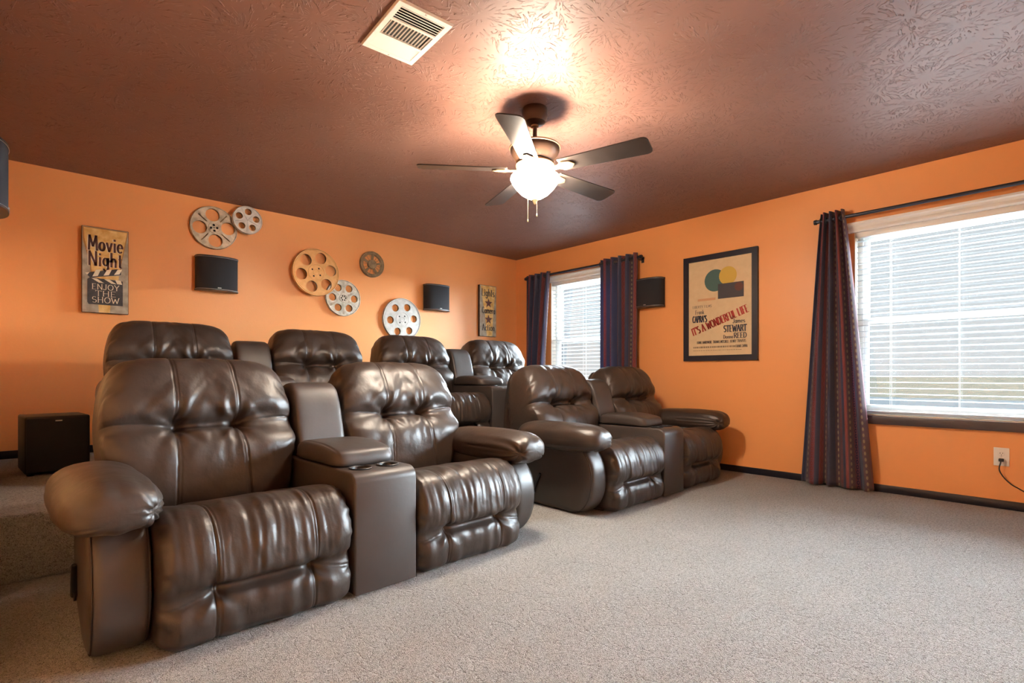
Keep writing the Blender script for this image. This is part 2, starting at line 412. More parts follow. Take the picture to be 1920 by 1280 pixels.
def add_tube(bm, pts, r, n=8, cap=True):
    pts = [Vector(p) for p in pts]
    rings = []
    up = Vector((0, 0, 1))
    prev = None
    for i, p in enumerate(pts):
        t = (pts[min(i + 1, len(pts) - 1)] - pts[max(i - 1, 0)]).normalized()
        if prev is None:
            a = t.cross(up)
            if a.length < 1e-3: a = t.cross(Vector((1, 0, 0)))
            a.normalize()
        else:
            a = (prev - t * prev.dot(t)).normalized()
        prev = a
        b_ = t.cross(a)
        rr = r[i] if isinstance(r, (list, tuple)) else r
        rings.append([bm.verts.new(p + (a * math.cos(2 * PI * k / n) + b_ * math.sin(2 * PI * k / n)) * rr) for k in range(n)])
    for i in range(len(rings) - 1):
        for k in range(n):
            bm.faces.new((rings[i][k], rings[i][(k + 1) % n], rings[i + 1][(k + 1) % n], rings[i + 1][k]))
    if cap:
        bm.faces.new(rings[0][::-1]); bm.faces.new(rings[-1])
def tube(name, pts, r, mat, parent=None, n=8):
    bm = bmesh.new(); add_tube(bm, pts, r, n)
    return obj(name, bm_mesh(name, bm, autos=50), mat, parent)
def add_lathe(bm, prof, n=32, center=(0, 0, 0)):
    c = Vector(center); rings = []
    for r, z in prof:
        if r < 1e-5: rings.append([bm.verts.new(c + Vector((0, 0, z)))])
        else: rings.append([bm.verts.new(c + Vector((r * math.cos(2 * PI * k / n), r * math.sin(2 * PI * k / n), z))) for k in range(n)])
    for a, b_ in zip(rings[:-1], rings[1:]):
        for k in range(n):
            k2 = (k + 1) % n
            if len(a) == 1 and len(b_) == 1: continue
            if len(a) == 1: bm.faces.new((a[0], b_[k2], b_[k]))
            elif len(b_) == 1: bm.faces.new((a[k], a[k2], b_[0]))
            else: bm.faces.new((a[k], a[k2], b_[k2], b_[k]))
def lathe(name, prof, mat, parent=None, n=32, autos=35, loc=None, rot=None):
    bm = bmesh.new(); add_lathe(bm, prof, n)
    return obj(name, bm_mesh(name, bm, autos=autos), mat, parent, loc, rot)
def circle(cx, cy, r, n=32, ry=None):
    ry = r if ry is None else ry
    return [(cx + r * math.cos(2 * PI * k / n), cy + ry * math.sin(2 * PI * k / n)) for k in range(n)]
def holed_bm(outer, holes, thick, bevel=0.0):
    """flat plate in the XY plane with holes, z from 0 to thick"""
    bm = bmesh.new()
    def loop(pts):
        vs_ = [bm.verts.new((x, y, 0)) for x, y in pts]
        for i in range(len(vs_)): bm.edges.new((vs_[i], vs_[(i + 1) % len(vs_)]))
    loop(outer)
    for h in holes: loop(h)
    bmesh.ops.triangle_fill(bm, use_beauty=True, use_dissolve=False, edges=bm.edges[:])
    r = bmesh.ops.extrude_face_region(bm, geom=bm.faces[:])
    for v in [g for g in r['geom'] if isinstance(g, bmesh.types.BMVert)]: v.co.z += thick
    return bm
def poly_bm(pts, thick):
    bm = bmesh.new()
    f = bm.faces.new([bm.verts.new((x, y, 0)) for x, y in pts])
    r = bmesh.ops.extrude_face_region(bm, geom=[f])
    for v in [g for g in r['geom'] if isinstance(g, bmesh.types.BMVert)]: v.co.z += thick
    bmesh.ops.triangulate(bm, faces=[f for f in bm.faces if len(f.verts) > 4])
    return bm
# frames that stand a flat XY drawing on a wall: x to the right as one looks at the wall, y up, z out of the wall
def on_back(x, z, off=0.0): return Matrix(((1, 0, 0, x), (0, 0, -1, YB - off), (0, 1, 0, z), (0, 0, 0, 1)))
def on_right(y, z, off=0.0): return Matrix(((0, 0, -1, XR - off), (-1, 0, 0, y), (0, 1, 0, z), (0, 0, 0, 1)))
def copy_tree(o, parent=None):
    c = o.copy(); C.objects.link(c)
    if parent is not None: c.parent = parent
    for ch in list(o.children): copy_tree(ch, c)
    return c

# ------------------------------------------------------------------ numeric noise for the upholstery
def _hash(ix, iy, seed):
    h = (ix.astype(np.int64) * 374761393 + iy.astype(np.int64) * 668265263 + seed * 1442695041) & 0xffffffff
    h = ((h ^ (h >> 13)) * 1274126177) & 0xffffffff
    return ((h ^ (h >> 16)) & 0xffff) / 65535.0
def vnoise(x, y, seed=0):
    ix, iy = np.floor(x), np.floor(y); fx, fy = x - ix, y - iy
    fx = fx * fx * (3 - 2 * fx); fy = fy * fy * (3 - 2 * fy)
    a, b_ = _hash(ix, iy, seed), _hash(ix + 1, iy, seed); c, d = _hash(ix, iy + 1, seed), _hash(ix + 1, iy + 1, seed)
    return (a * (1 - fx) + b_ * fx) * (1 - fy) + (c * (1 - fx) + d * fx) * fy
def fbm(x, y, seed=0, oct=3):
    t = 0; a = 0.5
    for i in range(oct): t = t + a * (vnoise(x * 2 ** i, y * 2 ** i, seed + i * 17) - 0.5); a *= 0.5
    return t
def spline_loop(pts, n):
    """closed Catmull-Rom through pts, resampled to n points of even arc length; returns points and arc positions of the inputs"""
    P = np.array(pts, float); m = len(P); out = []; sub = 24
    for i in range(m):
        p0, p1, p2, p3 = P[(i - 1) % m], P[i], P[(i + 1) % m], P[(i + 2) % m]
        for k in range(sub):
            t = k / sub
            out.append(0.5 * ((2 * p1) + (-p0 + p2) * t + (2 * p0 - 5 * p1 + 4 * p2 - p3) * t * t + (-p0 + 3 * p1 - 3 * p2 + p3) * t ** 3))
    out = np.array(out + [out[0]])
    s = np.concatenate([[0], np.cumsum(np.linalg.norm(np.diff(out, axis=0), axis=1))])
    ss = np.linspace(0, s[-1], n, endpoint=False)
    R = np.stack([np.interp(ss, s, out[:, 0]), np.interp(ss, s, out[:, 1])], 1)
    return R, ss, s[np.arange(m) * sub], s[-1]
def sweep(name, section, width, p=8.0, nu=60, ns=80, center=None, disp=None, wprof=None, axis='X', shift=None, endmix=0.45):
    """cushion: a closed section swept across its width, the ends closing like a superellipse.
    section points are (depth, height); disp(u, s, a, b, marks) gives the relief along the normal"""
    S, ss, marks, total = spline_loop(section, ns)
    c = np.array(center if center is not None else S.mean(0))
    tau = np.linspace(-1, 1, nu); u = (1 - endmix) * tau + endmix * np.sin(tau * PI / 2)
    u[0], u[-1] = -0.99999, 0.99999
    k = (1 - np.abs(u) ** p) ** (1.0 / p)
    A = c[0] + (S[None, :, 0] - c[0]) * k[:, None]; B = c[1] + (S[None, :, 1] - c[1]) * k[:, None]
    W = np.ones_like(A) * width / 2
    if wprof is not None: W = wprof(B) * width / 2
    U = u[:, None] * W
    Sg = np.ones_like(A) * ss[None, :]
    if shift is not None:
        dA, dB = shift(U, A, B); A = A + dA; B = B + dB
    P = np.stack([U, A, B], -1)
    du = np.gradient(P, axis=0); ds = np.roll(P, -1, 1) - np.roll(P, 1, 1)
    nrm = np.cross(du, ds); ln = np.linalg.norm(nrm, axis=-1, keepdims=True); nrm = nrm / np.maximum(ln, 1e-9)
    # point outward
    outw = P - np.array([0, c[0], c[1]])
    if np.sum(nrm * outw * ln) < 0: nrm = -nrm
    if disp is not None:
        d = disp(U, Sg, A, B, marks) * np.clip((1 - np.abs(u)) / 0.05, 0, 1)[:, None]
        P = P + nrm * d[..., None]
    V = P.reshape(-1, 3)
    if axis == 'Y': V = V[:, [1, 0, 2]]
    i = np.arange(nu - 1)[:, None]; j = np.arange(ns)[None, :]; j2 = (j + 1) % ns
    Fc = np.stack([i * ns + j + 0 * i, i * ns + j2, (i + 1) * ns + j2, (i + 1) * ns + j], -1).reshape(-1, 4)
    me = bpy.data.meshes.new(name)
    faces = Fc.tolist() + [list(range(ns))[::-1], list(range((nu - 1) * ns, nu * ns))]
    me.from_pydata(V.tolist(), [], faces); me.update()
    bm = bmesh.new(); bm.from_mesh(me); bmesh.ops.recalc_face_normals(bm, faces=bm.faces[:]); bm.to_mesh(me); bm.free()
    me.polygons.foreach_set('use_smooth', [True] * len(me.polygons))
    return me, P

# ------------------------------------------------------------------ lettering: a small stroke alphabet with serifs
def arc(cx, cy, rx, ry, a0, a1, n=10):
    return [(cx + rx * math.cos(math.radians(a0 + (a1 - a0) * k / n)), cy + ry * math.sin(math.radians(a0 + (a1 - a0) * k / n))) for k in range(n + 1)]
G = {
 'A': (.72, [[(.02, 0), (.36, 1), (.70, 0)], [(.16, .38), (.56, .38)]]),
 'B': (.6, [[(.1, 0), (.1, 1)], [(.1, 1)] + arc(.3, .76, .24, .24, 90, -90) + [(.1, .52)], [(.1, .52)] + arc(.32, .26, .26, .26, 90, -90) + [(.1, 0)]]),
 'C': (.68, [arc(.38, .5, .33, .5, 45, 315, 14)]),
 'D': (.7, [[(.1, 0), (.1, 1)], [(.1, 1)] + arc(.25, .5, .4, .5, 90, -90, 12) + [(.1, 0)]]),
 'E': (.58, [[(.1, 0), (.1, 1)], [(.1, 1), (.54, 1)], [(.1, .52), (.42, .52)], [(.1, 0), (.56, 0)]]),
 'F': (.56, [[(.1, 0), (.1, 1)], [(.1, 1), (.54, 1)], [(.1, .52), (.42, .52)]]),
 'G': (.72, [arc(.38, .5, .33, .5, 45, 330, 14), [(.42, .45), (.67, .45), (.67, .18)]]),
 'H': (.72, [[(.1, 0), (.1, 1)], [(.62, 0), (.62, 1)], [(.1, .52), (.62, .52)]]),
 'I': (.3, [[(.15, 0), (.15, 1)]]),
 'J': (.46, [[(.34, 1), (.34, .2)] + arc(.18, .2, .16, .2, 0, -170, 6)]),
 'K': (.68, [[(.1, 0), (.1, 1)], [(.62, 1), (.1, .42)], [(.26, .6), (.66, 0)]]),
 'L': (.54, [[(.1, 0), (.1, 1)], [(.1, 0), (.54, 0)]]),
 'M': (.86, [[(.08, 0), (.14, 1), (.43, .25), (.72, 1), (.78, 0)]]),
 'N': (.74, [[(.1, 0), (.1, 1), (.64, 0), (.64, 1)]]),
 'O': (.78, [arc(.39, .5, .34, .5, 0, 360, 20)]),
 'P': (.6, [[(.1, 0), (.1, 1)], [(.1, 1)] + arc(.3, .74, .26, .26, 90, -90) + [(.1, .48)]]),
 'R': (.66, [[(.1, 0), (.1, 1)], [(.1, 1)] + arc(.3, .75, .26, .25, 90, -90) + [(.1, .5)], [(.34, .5), (.64, 0)]]),
 'S': (.56, [arc(.28, .74, .22, .26, 40, 265, 10) + arc(.28, .26, .24, .26, 85, -140, 10)]),
 'T': (.64, [[(.32, 0), (.32, 1)], [(.04, .9), (.04, 1), (.60, 1), (.60, .9)]]),
 'U': (.7, [[(.1, 1), (.1, .3)] + arc(.35, .3, .25, .3, 180, 360, 10) + [(.6, 1)]]),
 'V': (.68, [[(.02, 1), (.34, 0), (.66, 1)]]),
 'W': (.96, [[(.02, 1), (.25, 0), (.48, .8), (.71, 0), (.94, 1)]]),
 'Y': (.68, [[(.04, 1), (.34, .48), (.64, 1)], [(.34, .48), (.34, 0)]]),
 'a': (.54, [arc(.25, .3, .2, .3, 0, 360, 14), [(.46, .6), (.46, 0)]]),
 'c': (.48, [arc(.27, .3, .21, .3, 50, 310, 10)]),
 'e': (.52, [[(.06, .32), (.46, .32)] + arc(.26, .3, .21, .3, 5, 315, 12)]),
 'g': (.54, [arc(.25, .32, .2, .28, 0, 360, 14), [(.46, .6), (.46, -.12)] + arc(.26, -.12, .2, .2, 0, -160, 8)]),
 'h': (.56, [[(.1, 0), (.1, 1)], [(.1, .36)] + arc(.28, .38, .18, .24, 170, 0, 8) + [(.46, 0)]]),
 'i': (.26, [[(.13, 0), (.13, .6)], [(.13, .78), (.13, .88)]]),
 'k': (.54, [[(.1, 0), (.1, 1)], [(.46, .6), (.1, .26)], [(.24, .38), (.5, 0)]]),
 'm': (.84, [[(.1, 0), (.1, .6)], [(.1, .36)] + arc(.26, .38, .16, .22, 170, 0, 8) + [(.42, 0)], [(.42, .36)] + arc(.58, .38, .16, .22, 170, 0, 8) + [(.74, 0)]]),
 'n': (.56, [[(.1, 0), (.1, .6)], [(.1, .36)] + arc(.28, .38, .18, .22, 170, 0, 8) + [(.46, 0)]]),
 'o': (.56, [arc(.28, .3, .22, .3, 0, 360, 16)]),
 'r': (.42, [[(.1, 0), (.1, .6)], [(.1, .36)] + arc(.27, .38, .17, .2, 170, 50, 6)]),
 's': (.44, [arc(.22, .44, .16, .16, 40, 265, 8) + arc(.22, .15, .18, .15, 85, -140, 8)]),
 't': (.4, [[(.18, .9), (.18, .1)] + arc(.28, .1, .1, .1, 180, 300, 5), [(.04, .6), (.36, .6)]]),
 'v': (.52, [[(.04, .6), (.26, 0), (.48, .6)]]),
 'y': (.52, [[(.04, .6), (.26, .02)], [(.48, .6), (.16, -.3)]]),
 "'": (.2, [[(.1, 1), (.08, .78)]]), ' ': (.34, []), '.': (.2, [[(.1, 0), (.1, .08)]]),
}
def text_width(t, h, gap=0.10): return sum((G[c][0] + gap) * h for c in t) - gap * h
def text_bm(bm, t, x, y, h, wt=0.14, gap=0.10, serif=0.10, slant=0.0, rot=0.0, condense=1.0, z=0.0):
    """letters drawn flat in XY from (x, y); wt is the stroke weight, verticals heavier than horizontals"""
    org = Vector((x, y)); pen = 0.0
    cr, sr = math.cos(rot), math.sin(rot)
    def put(px, py):
        px2 = (pen + px * h) * condense + slant * py * h
        return Vector((org.x + px2 * cr - py * h * sr, org.y + px2 * sr + py * h * cr))
    def quad(a, b_, wa):
        d = (b_ - a)
        if d.length < 1e-7: return
        n = Vector((-d.y, d.x)).normalized() * wa * 0.5
        bm.faces.new([bm.verts.new((*q, z)) for q in (a - n, b_ - n, b_ + n, a + n)])
    for ch in t:
        w, strokes = G[ch]
        for st in strokes:
            for (p0, p1) in zip(st[:-1], st[1:]):
                d = Vector((p1[0] - p0[0], p1[1] - p0[1])); 
                ln = max(d.length, 1e-6)
                fac = 0.42 + 0.58 * abs(d.y) / ln
                e = d / ln * wt * 0.18
                quad(put(p0[0] - e.x, p0[1] - e.y), put(p1[0] + e.x, p1[1] + e.y), wt * h * fac)
            if serif > 0 and len(st) >= 2:
                for p0, p1 in ((st[0], st[1]), (st[-1], st[-2])):
                    d = Vector((p1[0] - p0[0], p1[1] - p0[1]))
                    if abs(d.y) > abs(d.x) * 0.8 and d.length > 0.3:
                        quad(put(p0[0] - serif, p0[1]), put(p0[0] + serif, p0[1]), wt * h * 0.42)
        pen += (w + gap) * h
    return pen
def lettering(lines, mat, parent, frame, z):
    """lines: (text, x, y, h, options); builds one flat print on a wall panel"""
    for t, x, y, h, kw in lines:
        bm = bmesh.new(); text_bm(bm, t, x, y, h, **kw)
        bmesh.ops.translate(bm, verts=bm.verts[:], vec=(0, 0, z))
        for f in bm.faces:
            f.normal_update()
            if f.normal.z < 0: f.normal_flip()
        me = bpy.data.meshes.new('lettering'); bm.to_mesh(me); bm.free()
        o = obj('lettering', me, mat, parent); o.matrix_local = frame

# ------------------------------------------------------------------ the room shell
WT = 0.14
def shell():
    fl = box('floor', (XL - WT, YF - WT, -0.12), (XR + WT, YB + WT, 0.0), 'carpet'); struct(fl)
    rs = box('floor_riser', (XL, RISER_Y, 0.0), (XR, YB, RISER_Z), 'carpet', bevel=0.018, seg=4); struct(rs)
    ce = box('ceiling', (XL - WT, YF - WT, ZC), (XR + WT, YB + WT, ZC + 0.12), 'ceil'); struct(ce)
    struct(box('wall_back', (XL - WT, YB, 0), (XR + WT, YB + WT, ZC), 'wall'))
    struct(box('wall_left', (XL - WT, YF - WT, 0), (XL, YB, ZC), 'wall'))
    struct(box('wall_front', (XL, YF - WT, 0), (XR + WT, YF, ZC), 'wall'))
    # right wall with its two window openings
    outer = [(-YB, 0), (-YF, 0), (-YF, ZC), (-YB, ZC)]
    holes = [[(-w['y1'], w['z0']), (-w['y0'], w['z0']), (-w['y0'], w['z1']), (-w['y1'], w['z1'])] for w in WINS]
    bm = holed_bm(outer, holes, WT)
    bmesh.ops.transform(bm, matrix=Matrix(((0, 0, 1, XR), (-1, 0, 0, 0), (0, 1, 0, 0), (0, 0, 0, 1))), verts=bm.verts[:])
    struct(obj('wall_right', bm_mesh('wall_right', bm), 'wall'))
    # baseboards
    struct(box('baseboard_right', (XR - 0.014, YF, 0), (XR, RISER_Y, 0.058), 'trim', bevel=0.004))
    struct(box('baseboard_right_riser', (XR - 0.014, RISER_Y, RISER_Z), (XR, YB - 0.014, RISER_Z + 0.058), 'trim', bevel=0.004))
    struct(box('baseboard_back', (XL + 0.014, YB - 0.014, RISER_Z), (XR - 0.014, YB, RISER_Z + 0.058), 'trim', bevel=0.004))
    struct(box('baseboard_left', (XL, RISER_Y, RISER_Z), (XL + 0.014, YB, RISER_Z + 0.058), 'trim', bevel=0.004))

WINS = [dict(y0=-0.55, y1=1.253, z0=0.585, z1=2.03), dict(y0=3.52, y1=4.56, z0=0.585, z1=2.06)]
def window(i, w):
    y0, y1, z0, z1 = w['y0'], w['y1'], w['z0'], w['z1']
    root = bpy.data.objects.new('window_%d' % (i + 1), None); C.objects.link(root); root.location = (XR, (y0 + y1) / 2, z0); struct(root)
    root['label'] = ['wide double hung window with white blinds above the wall outlet', 'narrow double hung window with white blinds behind the back row'][i]
    inv = Matrix.Translation(-Vector(root.location))
    def bxl(name, lo, hi, mat, par=root, bev=0.0):
        o = box(name, lo, hi, mat, par, bev); o.data.transform(inv) if par is root else o.data.transform(inv); return o
    # drywall return painted cream
    t = 0.006
    bm = bmesh.new()
    add_box(bm, (XR + 0.001, y0, z0), (XR + WT, y0 + t, z1)); add_box(bm, (XR + 0.001, y1 - t, z0), (XR + WT, y1, z1))
    add_box(bm, (XR + 0.001, y0 + t, z1 - t), (XR + WT, y1 - t, z1)); add_box(bm, (XR + 0.001, y0 + t, z0), (XR + WT, y1 - t, z0 + t))
    o = obj('jamb_lining', bm_mesh('jamb_lining', bm), 'cream', root); o.data.transform(inv)
    fx0, fx1 = XR + 0.075, XR + 0.135
    f = 0.042
    for nm_, lo, hi in (('frame_stile', (fx0, y0 + t, z0 + t), (fx1, y0 + f, z1 - t)), ('frame_stile', (fx0, y1 - f, z0 + t), (fx1, y1 - t, z1 - t)),
                        ('frame_head', (fx0, y0 + f, z1 - f), (fx1, y1 - f, z1 - t)), ('frame_sill', (fx0, y0 + f, z0 + t), (fx1, y1 - f, z0 + f))):
        bxl(nm_, lo, hi, 'white', root, 0.003)
    zm = 1.325; s = 0.034
    a0, a1 = y0 + f, y1 - f
    for nm_, xa, xb, za, zb in (('upper_sash', XR + 0.105, XR + 0.128, zm - 0.02, z1 - f), ('lower_sash', XR + 0.080, XR + 0.103, z0 + f, zm + 0.02)):
        bm = bmesh.new()
        add_box(bm, (xa, a0, za), (xb, a0 + s, zb), 0.003); add_box(bm, (xa, a1 - s, za), (xb, a1, zb), 0.003)
        add_box(bm, (xa, a0 + s, za), (xb, a1 - s, za + s), 0.003); add_box(bm, (xa, a0 + s, zb - s), (xb, a1 - s, zb), 0.003)
        so = obj(nm_, bm_mesh(nm_, bm, autos=35), 'white', root); so.data.transform(inv)
        g = box('pane', (xa + 0.009, a0 + s, za + s), (xa + 0.013, a1 - s, zb - s), 'glass', so); g.data.transform(inv)
    # dark sill board
    bxl('sill_board', (XR - 0.034, y0 - 0.03, z0 - 0.066), (XR + 0.072, y1 + 0.03 if i else y1 - 0.03, z0 - 0.001), 'sill', root, 0.005)
    # blinds: valance, head rail, slats, ladder cords, bottom rail
    bl = thing('window_blind', ['white horizontal slat blind in the wide window by the outlet', 'white horizontal slat blind in the narrow window between short curtains'][i], 'blind', (XR, (y0 + y1) / 2, z0), 0, 'window blinds')
    ym = (y0 + y1) / 2
    b0, b1 = y0 + 0.010, y1 - 0.010
    vz0, vz1 = z1 - 0.012, z1 + 0.062
    prof = [(0.0, vz0), (-0.022, vz0), (-0.030, vz0 + 0.012), (-0.028, vz0 + 0.032), (-0.040, vz0 + 0.050), (-0.050, vz0 + 0.058), (-0.050, vz1), (0.0, vz1)]
    bm = bmesh.new()
    rows = [[bm.verts.new((XR + px, yy, pz)) for px, pz in prof] for yy in (y0 - 0.036, y1 + 0.036)]
    for k in range(len(prof)): bm.faces.new((rows[0][k], rows[0][(k + 1) % len(prof)], rows[1][(k + 1) % len(prof)], rows[1][k]))
    bm.faces.new(rows[0]); bm.faces.new(rows[1][::-1])
    o = obj('valance', bm_mesh('valance', bm), 'white', bl); o.data.transform(inv)
    o = box('head_rail', (XR + 0.006, b0, z1 - 0.052), (XR + 0.060, b1, z1 - 0.010), 'white', bl, 0.002); o.data.transform(inv)
    pitch = 0.0445
    zs = z0 + 0.075
    sl = None; kk = 0
    while zs < z1 - 0.075:
        if sl is None:
            bm = bmesh.new(); n = 6
            top = []; bot = []
            for q in range(n + 1):
                xx = -0.025 + 0.05 * q / n; cr_ = 0.0022 * (1 - (2 * q / n - 1) ** 2)
                top.append((xx, cr_ + 0.0014)); bot.append((xx, cr_ - 0.0014))
            loop = top + bot[::-1]
            r0 = [bm.verts.new((xx, b0 + 0.004 - ym, zz)) for xx, zz in loop]; r1 = [bm.verts.new((xx, b1 - 0.004 - ym, zz)) for xx, zz in loop]
            for q in range(len(loop)): bm.faces.new((r0[q], r0[(q + 1) % len(loop)], r1[(q + 1) % len(loop)], r1[q]))
            bm.faces.new(r0); bm.faces.new(r1[::-1])
            sl = bm_mesh('slat', bm)
        obj('slat', sl, 'slat', bl, (0.033, 0, zs - z0)); zs += pitch; kk += 1
    o = box('bottom_rail', (XR + 0.010, b0 + 0.003, z0 + 0.012), (XR + 0.058, b1 - 0.003, z0 + 0.034), 'slat', bl, 0.003); o.data.transform(inv)
    for yc in ([1.02, 0.62, 0.13, -0.36] if i == 0 else [4.40, 4.04, 3.68]):
        for dx in (0.0065, 0.0595):
            tube('ladder_cord', [(dx, yc - ym, 0.03), (dx, yc - ym, z1 - 0.05 - z0)], 0.0009, 'white', bl, 5)
shell()
for i, w in enumerate(WINS): window(i, w)

# world outside: ground far below an upper floor, and a neighbour's roof in the distance
g = box('ground_outside', (5.2, -260, -3.4), (420, 300, -3.2), 'concrete'); struct(g); g['label'] = 'pale hazy ground outside the windows'
def neighbour(x, y, w, d, zr, label):
    t = thing('neighbour_house', label, 'house', (x, y, -3.2))
    bm = bmesh.new(); add_box(bm, (0, -w / 2, 0), (d, w / 2, 2.55 + zr - 1))
    obj('wall', bm_mesh('wall', bm), 'siding', t)
    e = 2.55 + zr - 1
    bm = bmesh.new()
    pts = [(-0.5, -w / 2 - 0.5, e - 0.15), (-0.5, w / 2 + 0.5, e - 0.15), (d / 2, w / 2 - 1.5, e + 1.4), (d / 2, -w / 2 + 1.5, e + 1.4), (d + 0.5, -w / 2 - 0.5, e - 0.15), (d + 0.5, w / 2 + 0.5, e - 0.15)]
    v = [bm.verts.new(p) for p in pts]
    for f in ((0, 1, 2, 3), (4, 3, 2, 5), (0, 3, 4), (1, 5, 2), (0, 4, 5, 1)): bm.faces.new([v[q] for q in f])
    obj('roof', bm_mesh('roof', bm), 'shingle', t)
neighbour(47, 6.0, 24, 9, 1.0, 'pale house with tan roof seen far off through the wide window')

# ------------------------------------------------------------------ reclining loveseats
SEATX, SEATW, DEPTH = 0.485, 0.665, 1.25
def seat_mesh():
    sec = [(.62, .325), (.50, .362), (.36, .395), (.22, .430), (.12, .446), (.05, .425), (.008, .365), (-.010, .29), (-.002, .225), (.018, .178), (.004, .125), (.004, .075), (.020, .022), (.08, .006), (.35, .006), (.60, .03)]
    S0, ss0, mk, tot = spline_loop(sec, 400)
    sc = mk[9]
    def disp(U, S, A, B, marks):
        q = S - sc                       # negative above the crease, positive below (section runs from the back over the front)
        us = 0.165 + 0.02 * np.clip(-q, 0, .4)
        front = np.clip((0.62 - A) / 0.1, 0, 1) * (S < mk[13]) * 1.0
        au = np.abs(U)
        d = np.zeros_like(U)
        inner = 1 / (1 + np.exp((au - us) / 0.006))
        d -= inner * 0.022 * np.exp(-(q / 0.016) ** 2)
        d += inner * 0.010 * np.exp(-((q + 0.055) / 0.035) ** 2)
        ql = q - 0.25 * np.clip(au - us, 0, 1)
        d -= (1 - inner) * (0.006 * np.exp(-(ql / 0.004) ** 2) + 0.0045 * np.exp(-(ql / 0.03) ** 2))
        # lengthwise seams
        e = au - us
        d -= front * (0.0055 * np.exp(-((e - 0.0035) / 0.0028) ** 2) + 0.003 * np.exp(-((e + 0.0075) / 0.0025) ** 2) + 0.0045 * np.exp(-(e / 0.03) ** 2))
        # tuft pinches
        for sx in (-1, 1):
            r = np.sqrt((U - sx * us) ** 2 + q ** 2)
            d -= 0.012 * np.exp(-(r / 0.026) ** 2)
            th = np.arctan2(q, (U - sx * us))
            w = np.sin(th * 7 + sx + 5 * fbm(U * 9, S * 9, 5))
            d += 0.0055 * w * np.exp(-r / 0.10) * r / (r + 0.03)
        # gathered leather: folds that run over the front edge
        up = np.clip((-q - 0.01) / 0.06, 0, 1) * np.clip((0.46 + q) / 0.16, 0, 1)
        f1 = vnoise(U * 34 + 2.2 * fbm(U * 6, S * 7, 3), S * 4.0, 11) - 0.5
        f2 = vnoise(U * 62 + 1.5 * fbm(U * 8, S * 6, 31), S * 7.0, 23) - 0.5
        d += up * front * (0.0125 * f1 + 0.006 * f2) * (0.55 + 0.45 * inner)
        lowp = np.clip(q / 0.03, 0, 1) * front
        d += lowp * 0.009 * (vnoise(U * 26, S * 5, 41) - 0.5)
        # edge gathers along the sides
        side = np.clip((au / (SEATW / 2) - 0.84) / 0.12, 0, 1)
        d += side * front * 0.010 * (vnoise(S * 42, U * 9, 71) - 0.5)
        d += front * 0.010 * fbm(U * 6, S * 6, 7)
        # back seam across the seat top
        d -= 0.006 * np.exp(-((A - 0.30) / 0.006) ** 2) * (S < mk[5]) * inner
        return d
    return sweep('seat_cushion', sec, SEATW, p=12.0, nu=210, ns=330, center=(.32, .22), disp=disp)[0]
def back_mesh():
    sec = [(.455, .29), (.436, .38), (.448, .50), (.478, .60), (.525, .685), (.530, .76), (.548, .85), (.580, .925), (.635, .968), (.700, .965), (.752, .915), (.772, .82), (.765, .60), (.735, .40), (.66, .31), (.54, .30)]
    S0, ss0, mk, tot = spline_loop(sec, 400)
    sc = mk[4]
    def disp(U, S, A, B, marks):
        q = S - sc                       # positive up the front
        au = np.abs(U)
        us = 0.122 + 0.05 * np.clip(-q, 0, .4) - 0.02 * np.clip(q, 0, .4)
        front = (S < mk[11]) * np.clip((mk[11] - S) / 0.05, 0, 1)
        d = np.zeros_like(U)
        inner = 1 / (1 + np.exp((au - us) / 0.007))
        d -= inner * 0.034 * np.exp(-(q / 0.020) ** 2)
        d += front * 0.018 * np.exp(-((q - 0.10) / 0.07) ** 2) + front * 0.014 * np.exp(-((q + 0.11) / 0.08) ** 2)
        ql = q - 0.10 * np.clip(au - us, 0, 1)
        d -= (1 - inner) * front * (0.005 * np.exp(-(ql / 0.004) ** 2) + 0.016 * np.exp(-(ql / 0.035) ** 2) * np.exp(-(au - us) / 0.10))
        e = au - us
        d -= front * (0.0055 * np.exp(-((e - 0.0035) / 0.0028) ** 2) + 0.003 * np.exp(-((e + 0.0075) / 0.0025) ** 2) + (0.0015 + 0.008 * np.exp(-(q / 0.09) ** 2)) * np.exp(-(e / 0.03) ** 2))
        for sx in (-1, 1):
            r = np.sqrt((U - sx * us) ** 2 + q ** 2)
            d -= 0.024 * np.exp(-(r / 0.032) ** 2)
            th = np.arctan2(q, (U - sx * us) * sx)
            w = np.sin(th * 8 + sx * 1.3 + 6 * fbm(U * 8, S * 8, 5))
            d += front * 0.0085 * w * np.exp(-r / 0.11) * r / (r + 0.03)
        # folds hanging above and below the crease
        hang = front * (np.exp(-((q + 0.06) / 0.07) ** 2) + 0.6 * np.exp(-((q - 0.07) / 0.08) ** 2))
        d += inner * hang * 0.013 * (vnoise(U * 30 + 2.5 * fbm(U * 5, S * 6, 2), S * 5, 13) - 0.5)
        diag = vnoise((U * sgn_skew(U) + S * 0.8) * 22, (S - U * 0.3) * 5, 29) - 0.5
        d += front * 0.010 * diag * np.clip((q + 0.05) / 0.1, 0, 1)
        d += front * 0.012 * fbm(U * 6, S * 6, 9)
        side = np.clip((au / 0.36 - 0.80) / 0.12, 0, 1)
        d += side * 0.009 * (vnoise(S * 30, U * 8, 77) - 0.5)
        # welt line where the front panel meets the side boxing
        return d
    def wprof(B): return 0.915 + 0.085 * np.exp(-((B - 0.66) / 0.22) ** 2)
    return sweep('backrest_cushion', sec, 0.755, p=5.6, nu=210, ns=330, center=(.63, .63), disp=disp, wprof=wprof, endmix=0.6)[0]
def sgn_skew(U): return np.where(U > 0, 1.0, -1.0)
